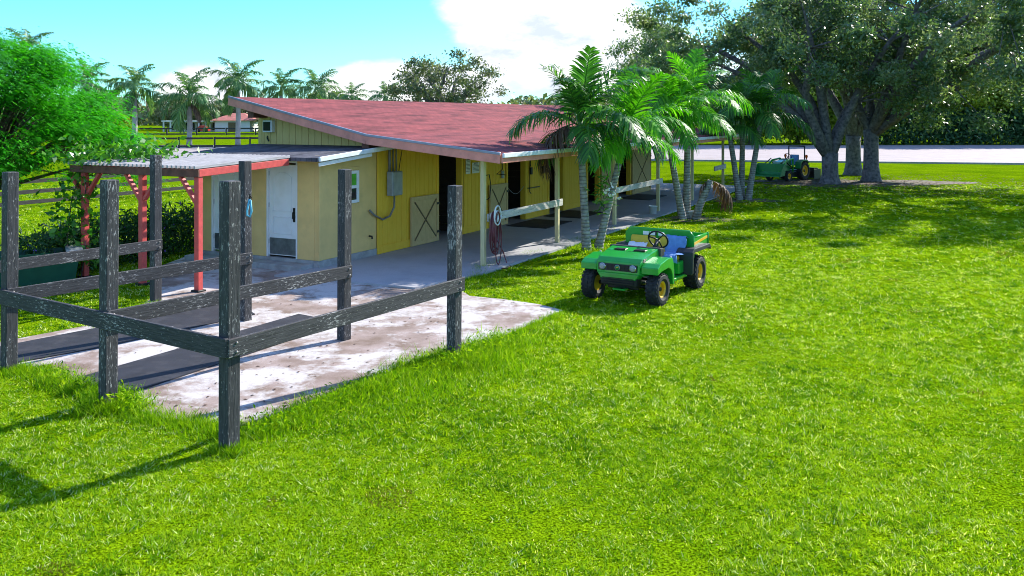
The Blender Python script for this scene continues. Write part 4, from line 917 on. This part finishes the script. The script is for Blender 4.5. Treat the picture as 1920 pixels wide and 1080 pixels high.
# ------------------------------------------------------------------ wheels for the vehicles
def tyre_mesh(name, Ro, Ri, W, lugs, lug_h, seed=0, chevron=False):
    prof = [(Ri, -W*0.36), (Ri+(Ro-Ri)*0.35, -W*0.50), (Ri+(Ro-Ri)*0.75, -W*0.48), (Ro-0.006, -W*0.36), (Ro, -W*0.18), (Ro, W*0.18), (Ro-0.006, W*0.36), (Ri+(Ro-Ri)*0.75, W*0.48), (Ri+(Ro-Ri)*0.35, W*0.50), (Ri, W*0.36)]
    mb = MB(); V, Fc = lathe_geo(prof, 36); mb.add(V, Fc)
    for k in range(lugs):
        for row, yc in enumerate((-0.33, 0.0, 0.33) if not chevron else (-0.25, 0.25)):
            a0 = 2*math.pi*(k+(0.5 if row == 1 else 0.0))/lugs; da = 2*math.pi/lugs*(0.27 if not chevron else 0.16); sk = 0 if not chevron else (1 if yc < 0 else -1)*0.12
            hw = W*0.12 if not chevron else W*0.24; pts = []
            for rr in (Ro-0.02-(0.02 if abs(yc) > .2 else 0), Ro+lug_h-(0.012 if abs(yc) > .2 else 0)):
                for (sa, sy) in ((-1, -1), (1, -1), (1, 1), (-1, 1)):
                    a = a0+sa*da+sk*sy; y = yc*W+sy*hw; pts.append((rr*math.cos(a), y, rr*math.sin(a)))
            mb.add(pts, BOXF)
    me = mesh_of(name, mb.V, mb.F); bm = bmesh.new(); bm.from_mesh(me); bmesh.ops.recalc_face_normals(bm, faces=bm.faces[:]); bm.to_mesh(me); bm.free(); return me
def rim_mesh(name, Ri, W, out):
    s = out
    prof = [(0.0, s*W*0.16), (Ri*0.25, s*W*0.18), (Ri*0.32, s*W*0.10), (Ri*0.75, s*W*0.12), (Ri*0.82, s*W*0.30), (Ri*0.97, s*W*0.37), (Ri*1.03, s*W*0.37), (Ri*1.0, s*W*0.2), (Ri, -s*W*0.36), (0.0, -s*W*0.30)]
    V, Fc = lathe_geo(prof, 28); me = mesh_of(name, V, Fc, False); bm = bmesh.new(); bm.from_mesh(me); bmesh.ops.recalc_face_normals(bm, faces=bm.faces[:]); bm.to_mesh(me); bm.free(); return me
def wheel(parent, x, y, Ro, Ri, W, lugs, lug_h, steer=0.0, chev=False, rimmat=None):
    t = tyre_mesh('tyre', Ro, Ri, W, lugs, lug_h, chevron=chev)
    w = link('wheel', t, M_tyre, parent); w.location = (x, y, Ro+lug_h-0.008); w.rotation_euler = (0, 0, steer)
    r_ = link('rim', rim_mesh('rim', Ri, W, 1 if y > 0 else -1), rimmat or M_yellow, w)
    sg = 1 if y > 0 else -1
    tube('hub_cap', [(0, sg*W*0.17, 0), (0, sg*W*0.26, 0)], Ri*0.26, M_dark, w, 12)
    return w

# ------------------------------------------------------------------ utility vehicle
hd = math.atan2(-1.58, -0.97)
uv = thing('utility_vehicle', 'green utility vehicle with yellow wheels and cargo bed parked on the lawn', 'vehicle', (2.50, 16.48, 0), hd)
for y in (0.62, -0.62):
    wheel(uv, 0.93, y, 0.275, 0.14, 0.24, 22, 0.018, steer=-0.06); wheel(uv, -0.92, y, 0.305, 0.155, 0.29, 22, 0.020)
def loft(name, secs, mat, parent, bevel=0.012, smooth=False):
    """closed cross sections (same length) joined along the list"""
    V = []; Fc = []; m = len(secs[0])
    for s in secs: V += s
    for i in range(len(secs)-1):
        for k in range(m): Fc.append((i*m+k, i*m+(k+1) % m, (i+1)*m+(k+1) % m, (i+1)*m+k))
    Fc += [tuple(range(m-1, -1, -1)), tuple(range((len(secs)-1)*m, len(secs)*m))]
    me = mesh_of(name, V, Fc); bm = bmesh.new(); bm.from_mesh(me); bmesh.ops.recalc_face_normals(bm, faces=bm.faces[:])
    if bevel: bmesh.ops.bevel(bm, geom=bm.edges[:], offset=bevel, segments=2, affect='EDGES', profile=0.6)
    bm.to_mesh(me); bm.free(); return link(name, me, mat, parent)
def sec(x, zb, zt, wb, wt, dz=0.0): return [(x, -wb, zb), (x, wb, zb), (x-dz, wt, zt), (x-dz, -wt, zt)]
hood = loft('hood', [sec(1.24, 0.60, 0.80, 0.40, 0.42, 0.02), sec(1.12, 0.56, 0.865, 0.44, 0.42), sec(0.80, 0.54, 0.925, 0.46, 0.44), sec(0.46, 0.54, 0.975, 0.48, 0.46)], M_gatgreen, uv, 0.016)
loft('nose_skirt', [sec(1.235, 0.50, 0.60, 0.33, 0.40), sec(1.08, 0.48, 0.57, 0.34, 0.43)], M_gatgreen, uv, 0.012)
box('hood_scoop', 0.60, 0.74, -0.30, -0.08, 0.935, 0.955, M_dark, hood, 0.006); box('hood_scoop', 0.60, 0.74, 0.08, 0.30, 0.935, 0.955, M_dark, hood, 0.006)
for y in (0.428, -0.428): box('panel_gap', 0.50, 1.10, y-0.004, y+0.004, 0.80, 0.862, M_dark, uv)
box('hood_seam', 0.775, 0.782, -0.43, 0.43, 0.925, 0.9305, M_dark, uv)
gr = box('grille', 1.235, 1.252, -0.37, 0.37, 0.645, 0.765, M_black, uv, 0.004)
for k in range(17): box('grille_bar', 0.009, 0.015, -0.20+k*0.025, -0.188+k*0.025, -0.05, 0.05, M_dark, gr)
for y in (0.29, -0.29):
    hl = tube('headlight', [(1.246, y, 0.705), (1.262, y, 0.705), (1.272, y, 0.705)], [0.058, 0.056, 0.03], M_lamp, uv, 20)
    tube('lamp_ring', [(1.25, y, 0.705), (1.2605, y, 0.705)], 0.066, M_chrome, hl, 20)
em = tube('emblem', [(1.250, 0, 0.705), (1.259, 0, 0.705)], 0.05, M_lamp, uv, 20)
tube('emblem_field', [(1.2592, 0, 0.705), (1.2612, 0, 0.705)], 0.042, M_trgreen, em, 20)
# leaping animal mark of the badge, flat raised shape
dm = [(-.026,.002),(-.012,.012),(.008,.012),(.016,.022),(.012,.030),(.020,.024),(.026,.028),(.022,.018),(.028,.012),(.018,.008),(.014,.0),(.024,-.010),(.014,-.006),(.002,.0),(-.012,-.002),(-.022,-.014),(-.018,-.002)]
raw('emblem_mark', [(1.2618, y, 0.705+z) for y, z in dm], [tuple(range(len(dm)))], M_yellow, em)
for sg in (1, -1):
    y0, y1 = (0.425, 0.74) if sg > 0 else (-0.74, -0.425)
    extrude_y('front_fender', [(1.20,.62),(1.20,.74),(1.08,.80),(.70,.855),(.52,.84),(.46,.74),(.44,.36),(.50,.36),(.53,.55),(.60,.645),(.72,.685),(1.05,.66)], y0, y1, M_gatgreen, uv, 0.012)
    box('step_board', -0.42, 0.50, min(sg*.40, sg*.66), max(sg*.40, sg*.66), 0.30, 0.36, M_gatgreen, uv, 0.01)
    tube('side_rail', [(0.50, sg*.69, .80), (0.42, sg*.71, .55), (0.36, sg*.70, .30)], 0.016, M_grey, uv)
    extrude_y('rear_fender', [(-.34,.76),(-.44,.82),(-1.30,.82),(-1.38,.76),(-1.38,.70),(-1.28,.745),(-.46,.745),(-.41,.70),(-.38,.36),(-.33,.36)], min(sg*.47, sg*.80), max(sg*.47, sg*.80), M_black, uv, 0.010)
    box('mud_guard', -0.40, -0.33, min(sg*.40, sg*.78), max(sg*.40, sg*.78), 0.34, 0.72, M_black, uv, 0.012)
loft('skid_plate', [[(1.20,-.34,.33),(1.20,.34,.33),(1.235,.36,.50),(1.235,-.36,.50)], [(1.02,-.34,.29),(1.02,.34,.29),(1.02,.38,.50),(1.02,-.38,.50)]], M_black, uv, 0.02)
for k in range(3): box('skid_slot', 1.222, 1.243, -0.3, 0.3, 0.365+k*0.043, 0.38+k*0.043, M_dark, uv)
tube('front_axle', [(0.93, -0.5, 0.30), (0.93, 0.5, 0.30)], 0.035, M_dark, uv); tube('rear_axle', [(-0.92, -0.5, 0.33), (-0.92, 0.5, 0.33)], 0.05, M_dark, uv)
box('tow_plate', 1.03, 1.2, -.12, .12, .24, .27, M_gatgreen, uv, .006)
box('frame', -1.30, 1.02, -.30, .30, .24, .34, M_dark, uv, .01); box('floor', -0.2, 0.50, -0.50, 0.50, .345, .38, M_black, uv, .006)
extrude_y('seat_base', [(-.10,.38),(-.10,.60),(-.55,.62),(-.55,.38)], -0.62, 0.62, M_gatgreen, uv, 0.02)
loft('dash', [[(.50,-.50,.80),(.50,.50,.80),(.50,.50,.985),(.50,-.50,.985)], [(.28,-.50,.84),(.28,.50,.84),(.34,.50,.97),(.34,-.50,.97)]], M_black, uv, 0.02)
for y in (0.29, -0.29):
    extrude_y('seat', [(-.06,.60),(-.04,.68),(-.12,.71),(-.42,.69),(-.50,.74),(-.53,.95),(-.58,1.0),(-.63,.97),(-.61,.66),(-.55,.61)], y-0.25, y+0.25, M_seat, uv, 0.03)
pnl = [(-.69,.62),(-.69,1.02),(-.61,1.11),(.61,1.11),(.69,1.02),(.69,.62)]
V = [(-.66, a, b) for a, b in pnl]+[(-.705, a, b) for a, b in pnl]; n6 = 6
o = raw('rear_panel', V, [tuple(range(5, -1, -1)), tuple(range(6, 12))]+[(k, (k+1) % 6, (k+1) % 6+6, k+6) for k in range(6)], M_gatgreen, uv)
tube('panel_rim', [(-.68, a, b) for a, b in pnl], 0.02, M_gatgreen, o)
for y in (0.05, -0.13, -0.27): box('warning_label', -.6595, -.655, y-.06, y+.06, 0.99, 1.06, M_mattwhite, o); 
box('warning_label', -.6595, -.6545, -.075, -.045, 0.99, 1.06, M_dark, o)
bed = box('cargo_bed', -1.58, -0.71, -.66, .66, .765, .795, M_gatgreen, uv, .006)
cz = .78; cx = -1.145
for sg in (1, -1):
    w = box('bed_side', -.43, .43, min(sg*.625, sg*.66), max(sg*.625, sg*.66), .016, .19, M_gatgreen, bed, .006)
    tube('bed_rim', [(-.43, sg*.645, .195), (.43, sg*.645, .195)], .02, M_gatgreen, bed)
    extrude_y('yellow_stripe', [(.40,.05),(.40,.10),(-.40,.165),(-.40,.115)], sg*.662 if sg > 0 else -.666, sg*.666 if sg > 0 else -.662, M_yellow, bed)
box('tailgate', -.435, -.40, -.622, .622, .016, .20, M_gatgreen, bed, .006)
tube('tailgate_post', [(-.44, .66, -.02), (-.44, .66, .22)], .022, M_gatgreen, bed); tube('tailgate_post', [(-.44, -.66, -.02), (-.44, -.66, .22)], .022, M_gatgreen, bed)
sw = tube('steering_column', [(.34, .29, .88), (.10, .29, 1.02)], 0.028, M_dark, uv)
q = Vector((-.24, 0, .14)).to_track_quat('Z', 'Y')
tube('steering_wheel', [Vector((.09, .29, 1.025)) + q @ Vector((.185*math.cos(a), .185*math.sin(a), 0)) for a in np.linspace(0, 2*math.pi, 26)], 0.016, M_dark, sw)
for a in (0.3, 2.4, 4.5): tube('spoke', [(.09, .29, 1.025), Vector((.09, .29, 1.025)) + q @ Vector((.185*math.cos(a), .185*math.sin(a), 0))], 0.013, M_dark, sw)
tube('lever', [(-.1, .0, .6), (-.02, .0, .8)], 0.012, M_dark, uv)
for c_ in uv.children:
    if c_.name.split('.')[0] in ('hood', 'nose_skirt', 'grille', 'headlight', 'emblem', 'panel_gap', 'hood_seam', 'dash', 'front_fender'): c_.location.z -= 0.055
# sheets added on the seats: blue stands for shade, white for a seat bottom
def lay_sheet(label, mat, y0, y1, seed, prof):
    rng = np.random.default_rng(seed); ny = 12; V = []; Fc = []; m = len(prof)
    for j in range(ny+1):
        for k, (x, z) in enumerate(prof): V.append((x+rng.normal()*.006, y0+(y1-y0)*j/ny+rng.normal()*.006+(0.03*math.sin(k*2.0+seed) if j in (0, ny) else 0), z+rng.normal()*.008))
    for j in range(ny):
        for k in range(m-1): Fc.append((j*m+k, j*m+k+1, (j+1)*m+k+1, (j+1)*m+k))
    o = raw('seat_sheet', V, Fc, mat, None, True); o.location = (2.50, 16.48, 0); o.rotation_euler = (0, 0, hd); md = o.modifiers.new('thick', 'SOLIDIFY'); md.thickness = 0.012
    tag(o, label, 'sheet', 'added sheets on the vehicle seats')
lay_sheet('blue towel added on the driver seat of the utility vehicle for its bluish shade', M_blue, 0.22, 0.60, 1, [(.0,.60),(-.02,.70),(-.12,.735),(-.28,.73),(-.42,.72),(-.48,.76),(-.505,.88),(-.52,.96),(-.56,1.022),(-.62,1.0)])
lay_sheet('white towel standing for the white passenger seat bottom of the utility vehicle', M_mattwhite, -0.52, -0.14, 2, [(-.0,.66),(-.04,.715),(-.12,.745),(-.3,.76),(-.42,.80),(-.47,.86)])

# ------------------------------------------------------------------ compact tractor under the oaks
th_ = math.atan2(-0.68, -0.73)
tc_ = thing('tractor', 'green compact tractor with front loader bucket parked under the oaks', 'tractor', (14.2, 45.45, 0), th_)
for y in (0.52, -0.52): wheel(tc_, 0.80, y, 0.26, 0.15, 0.2, 18, 0.015, chev=True); wheel(tc_, -0.65, y*1.06, 0.47, 0.27, 0.3, 18, 0.03, chev=True)
loft('hood', [sec(1.12,.55,.90,.24,.22,.03), sec(.9,.50,.98,.27,.24), sec(.2,.50,1.08,.28,.25)], M_trgreen, tc_, .02)
box('grille', 1.105, 1.125, -.2, .2, .58, .85, M_black, tc_, .01); box('chassis', -.9, 1.05, -.18, .18, .35, .52, M_dark, tc_, .01)
box('dash', .0, .2, -.24, .24, .6, 1.12, M_trgreen, tc_, .02); box('floor', -.5, .3, -.48, .48, .42, .47, M_black, tc_, .01)
for y in (.52, -.52): extrude_y('fender', [(-.15,.62),(-.2,.95),(-.45,1.06),(-.85,1.06),(-1.05,.92),(-1.0,.88),(-.83,1.0),(-.45,1.0),(-.26,.9),(-.2,.62)], y-.16, y+.16, M_trgreen, tc_, .008)
extrude_y('seat', [(-.35,.75),(-.35,.85),(-.65,.84),(-.72,1.3),(-.82,1.3),(-.8,.75)], -.24, .24, M_blue, tc_, .03)
sw = tube('steering_column', [(.1, 0, 1.05), (-.1, 0, 1.22)], .025, M_dark, tc_); tube('steering_wheel', [(-.1+.08*math.sin(a), .19*math.cos(a), 1.22+.16*math.sin(a)) for a in np.linspace(0, 2*math.pi, 20)], .014, M_dark, sw)
for y in (.45, -.45):
    tube('roll_bar', [(-.98, y, .9), (-.98, y, 1.75)], .035, M_black, tc_); tube('loader_post', [(.05, y*.8, .4), (.05, y*.8, 1.15)], .05, M_loader, tc_)
    tube('loader_arm', [(.05, y*.85, 1.12), (.75, y*.9, 1.05), (1.15, y*.95, .78), (1.55, y, .52)], .05, M_loader, tc_); tube('loader_cylinder', [(.1, y*.85, .65), (.75, y*.9, .95)], .03, M_dark, tc_)
    tube('loader_cylinder', [(.85, y*.9, 1.15), (1.5, y, .85)], .025, M_dark, tc_)
tube('roll_bar', [(-.98, -.45, 1.74), (-.98, .45, 1.74)], .035, M_black, tc_)
extrude_y('loader_bucket', [(1.52,.92),(1.50,.5),(1.56,.34),(2.05,.28),(2.05,.31),(1.60,.38),(1.545,.5),(1.56,.92)], -.76, .76, M_trgreen, tc_, .004)
for y in (-.77, .75): extrude_y('bucket_side', [(1.52,.92),(1.50,.5),(1.56,.33),(2.03,.28),(1.75,.75)], y, y+.02, M_trgreen, tc_)
tube('warning_lamp', [(-.9, .60, 1.06), (-.9, .60, 1.22), (-.9, .6, 1.30)], [.02, .07, .05], M_orange, tc_, 12); tube('warning_lamp', [(-.9, -.60, 1.06), (-.9, -.60, 1.22), (-.9, -.6, 1.30)], [.02, .07, .05], M_orange, tc_, 12)
bb = thing('box_scraper', 'black box scraper standing on the grass behind the tractor', 'implement', Vector((14.2, 45.45, 0)) + Matrix.Rotation(th_, 3, 'Z') @ Vector((-1.75, 0, 0)), th_)
box('blade', -.35, -.30, -.75, .75, .08, .5, M_dark, bb, .01); box('blade', .25, .3, -.75, .75, .08, .5, M_dark, bb, .01)
for y in (-.75, .72): box('side_plate', -.38, .35, y, y+.03, .02, .55, M_dark, bb, .01)
box('top_bar', -.1, .0, -.75, .75, .5, .6, M_dark, bb, .01); tube('hitch_mast', [(.0, -.25, .55), (.25, 0, 1.0), (.0, .25, .55)], .03, M_dark, bb)

# ------------------------------------------------------------------ grass: blades as one mass, tall weeds at the pad edge
def in_poly(X, Y, poly):
    ins = np.zeros(len(X), bool); n = len(poly); j = n-1
    for i in range(n):
        xi, yi, xj, yj = poly[i][0], poly[i][1], poly[j][0], poly[j][1]
        c = ((yi > Y) != (yj > Y)) & (X < (xj-xi)*(Y-yi)/(yj-yi+1e-12)+xi); ins ^= c; j = i
    return ins
PADP = [(p.x, p.y) for p in PAD]; WALKP = [(p.x, p.y) for p in WALK]
LEAN = [tuple(BL(s, t).xy) for s, t in ((-2.6, -0.02), (0.3, -0.02), (24, 3.6), (-2.6, 3.6))]
def vnoise(X, Y, s, seed):
    r_ = np.random.default_rng(seed); o = np.zeros_like(X)
    for k in range(6):
        a = r_.uniform(0, 2*math.pi); f = s*r_.uniform(.6, 1.7); o += np.sin((X*math.cos(a)+Y*math.sin(a))*f+r_.uniform(0, 6.28)+1.3*np.sin((Y*math.cos(a)-X*math.sin(a))*f*.7+r_.uniform(0, 6)))
    return o/6
def blades(X, Y, hgt, wid, rng, lean=0.7, tint=None):
    n = len(X); a = rng.uniform(0, 2*math.pi, n); b = rng.uniform(0, 2*math.pi, n); h = hgt*(0.5+rng.random(n)); w = wid*(0.7+.6*rng.random(n)); l = h*lean*rng.random(n)*1.4
    B = np.stack([X, Y, np.zeros(n)-.004], 1); s = np.stack([np.cos(a), np.sin(a), np.zeros(n)], 1)*w[:, None]*.5
    tip = B+np.stack([np.cos(b)*l, np.sin(b)*l, h], 1)
    return np.stack([B-s, B+s, tip], 1).reshape(-1, 3)
def lawn_blades():
    rng = np.random.default_rng(77); VV = []; TT = []
    for y0, y1, dens, h, w in ((5.6, 9, 6400, .021, .011), (9, 13, 3900, .024, .013), (13, 19, 1900, .029, .017), (19, 28, 720, .034, .022), (28, 42, 210, .042, .032)):
        area = 0.62*(y1**2-y0**2)*1.02; per = 11; n = int(area*dens/per)
        Y = np.sqrt(rng.uniform(y0**2, y1**2, n)); X = rng.uniform(-.62, .62, n)*Y          # tuft centres
        bare = vnoise(X, Y, 2.6, 3)+0.5*vnoise(X, Y, 8, 4); k_ = ~((bare > 0.5) & (rng.random(n) < .8)); X, Y = X[k_], Y[k_]; n = len(X)
        ht = h*(1+0.35*vnoise(X, Y, 1.1, 5)+.3*vnoise(X, Y, 5, 6))*rng.uniform(.55, 1.5, n)
        tu = 0.46+0.26*vnoise(X, Y, .8, 7)+.26*vnoise(X, Y, 5, 8)+rng.normal(0, .32, n)
        pt = rng.random(n) < (0.05+0.16*np.clip(vnoise(X, Y, 1.0, 9)+.25, 0, 1))
        sp_ = 0.014+w*0.9
        X, Y, hv, tt, pt = [np.repeat(v_, per) for v_ in (X, Y, ht, tu, pt)]; n = len(X)
        X = X+rng.normal(0, sp_, n); Y = Y+rng.normal(0, sp_, n)
        keep = ~in_poly(X, Y, PADP) & ~in_poly(X, Y, WALKP) & ~in_poly(X, Y, LEAN)
        X, Y, hv, tt, pt = X[keep], Y[keep], hv[keep], tt[keep], pt[keep]; n = len(X)
        VV.append(blades(X, Y, hv, w, rng, 1.5))
        tt = tt+rng.normal(0, .10, n); tt = np.clip(tt*0.8+.2, .2, .8); dry = (vnoise(X, Y, 1.7, 21)+.6*vnoise(X, Y, 6, 22) > .78) & (rng.random(n) < .5); tt[dry] = rng.uniform(0, .12, int(dry.sum())); tt[pt & (rng.random(n) < .35)] = 1.0; tt[rng.random(n) < .045] = .97
        TT.append(np.clip(tt, 0, 1))
    # longer growth along the pad edge and at post feet
    def edge(px, n, spread, h):
        P = [G(x, y) for x, y in px]; k = rng.integers(0, len(P)-1, n); f = rng.random(n)
        X = np.array([P[i].x*(1-g)+P[i+1].x*g for i, g in zip(k, f)])+rng.normal(0, spread, n); Y = np.array([P[i].y*(1-g)+P[i+1].y*g for i, g in zip(k, f)])+rng.normal(0, spread, n)
        VV.append(blades(X, Y, h*(0.7+.5*vnoise(X, Y, 3, 11)), .011, rng, 1.0)); TT.append(np.clip(rng.normal(.52, .16, n), .2, .85))
    edge([(95,690),(110,722),(180,738),(240,752),(270,786),(390,800),(460,815)], 9000, .13, .10)
    edge([(470,815),(560,782),(680,732),(800,690),(850,680)], 12000, .14, .12)
    edge([(800,700),(860,680),(960,640)], 12000, .22, .17); edge([(640,790),(760,745),(880,700),(960,690)], 5000, .3, .10)
    edge([(960,628),(1055,586)], 1500, .07, .07); edge([(870,548),(905,502),(1055,460),(1160,430)], 3500, .10, .09)
    edge([(185,768),(215,768)], 1800, .12, .16); edge([(410,848),(450,845)], 900, .08, .10); edge([(5,700),(40,698)], 1500, .13, .14)
    edge([(1075,474),(1130,472)], 1800, .16, .10); edge([(190,612),(290,572)], 2500, .12, .10)
    V = np.concatenate(VV); n = len(V)//3
    tag(link('lawn_grass', fast_mesh('lawn_grass', V, tris=np.arange(n*3).reshape(-1, 3), tint=np.concatenate(TT)), M_grass), 'short bright green lawn grass with pale flecks', 'grass', kind='stuff')
    print('grass tris', n)
lawn_blades()
# bare litter under the oaks
rng = np.random.default_rng(3)
def patch(name, cx, cy, rx, ry, z, mat, seed):
    r_ = random.Random(seed); n = 40; pts = []
    for k in range(n):
        a = 2*math.pi*k/n; q = 1+.16*math.sin(3*a+seed)+.10*math.sin(7*a+2)+r_.uniform(-.06, .06); pts.append((cx+rx*q*math.cos(a), cy+ry*q*math.sin(a), z))
    tag(raw(name, pts, [tuple(range(n))], mat), kind='structure')
patch('bare_soil', 17.0, 43.6, 5.2, 2.4, 0.005, M_dirt, 1); patch('bare_soil', 9.1, 34.6, 1.5, 0.9, 0.005, M_dirt, 2); patch('bare_soil', 5.8, 28.2, 1.2, .8, 0.005, M_dirt, 3)
nf = 5000; P = np.stack([rng.normal(16.5, 4.5, nf), rng.normal(42.5, 3.5, nf), rng.uniform(.01, .03, nf)], 1); V, q = leaf_quads(P, .11, rng, .5, 4.0, np.stack([rng.normal(size=nf), rng.normal(size=nf), np.zeros(nf)], 1)*9)
tag(link('fallen_leaves', fast_mesh('fallen_leaves', V, quads=q, tint=rng.random(nf)), M_dead), 'dry fallen leaves scattered under the oaks', 'leaves', kind='stuff')

# weeds with broader leaves along the broken pad edge, dry litter on the concrete
WP = []
for px, n, sd, h in (([(100,705),(150,735),(240,752),(262,785)], 900, .10, .16), ([(470,818),(560,785),(680,735),(850,682)], 1500, .13, .14), ([(830,690),(880,672),(960,645)], 1300, .18, .20), ([(1075,476),(1130,473)], 500, .2, .16), ([(190,770),(225,765)], 300, .1, .2), ([(600,800),(700,760),(800,740)], 300, .3, .08)):
    pts = [G(x, y) for x, y in px]
    for _ in range(n):
        i = rng.integers(0, len(pts)-1); p = pts[i].lerp(pts[i+1], rng.random()); WP.append((p.x+rng.normal(0, sd), p.y+rng.normal(0, sd), rng.random()**1.6*h))
WP = np.array(WP); V, q = leaf_quads(WP, 0.055, rng, 0.32, 0.3)
tag(link('edge_weeds', fast_mesh('edge_weeds', V, quads=q, tint=0.2+rng.random(len(WP))*0.6), M_grass), 'leafy weeds creeping over the broken edge of the concrete pad', 'weeds', kind='stuff')
LP_ = []
while len(LP_) < 260:
    p = G(rng.uniform(250, 1040), rng.uniform(560, 800)); 
    if in_poly(np.array([p.x]), np.array([p.y]), PADP)[0]: LP_.append((p.x, p.y, 0.019))
V, q = leaf_quads(np.array(LP_), 0.05, rng, .5, 4.0, np.stack([rng.normal(size=260), rng.normal(size=260), np.zeros(260)], 1)*9)
tag(link('dry_litter', fast_mesh('dry_litter', V, quads=q, tint=rng.random(260)*.6), M_dead), 'small dry leaves scattered on the concrete pad', 'leaves', kind='stuff')
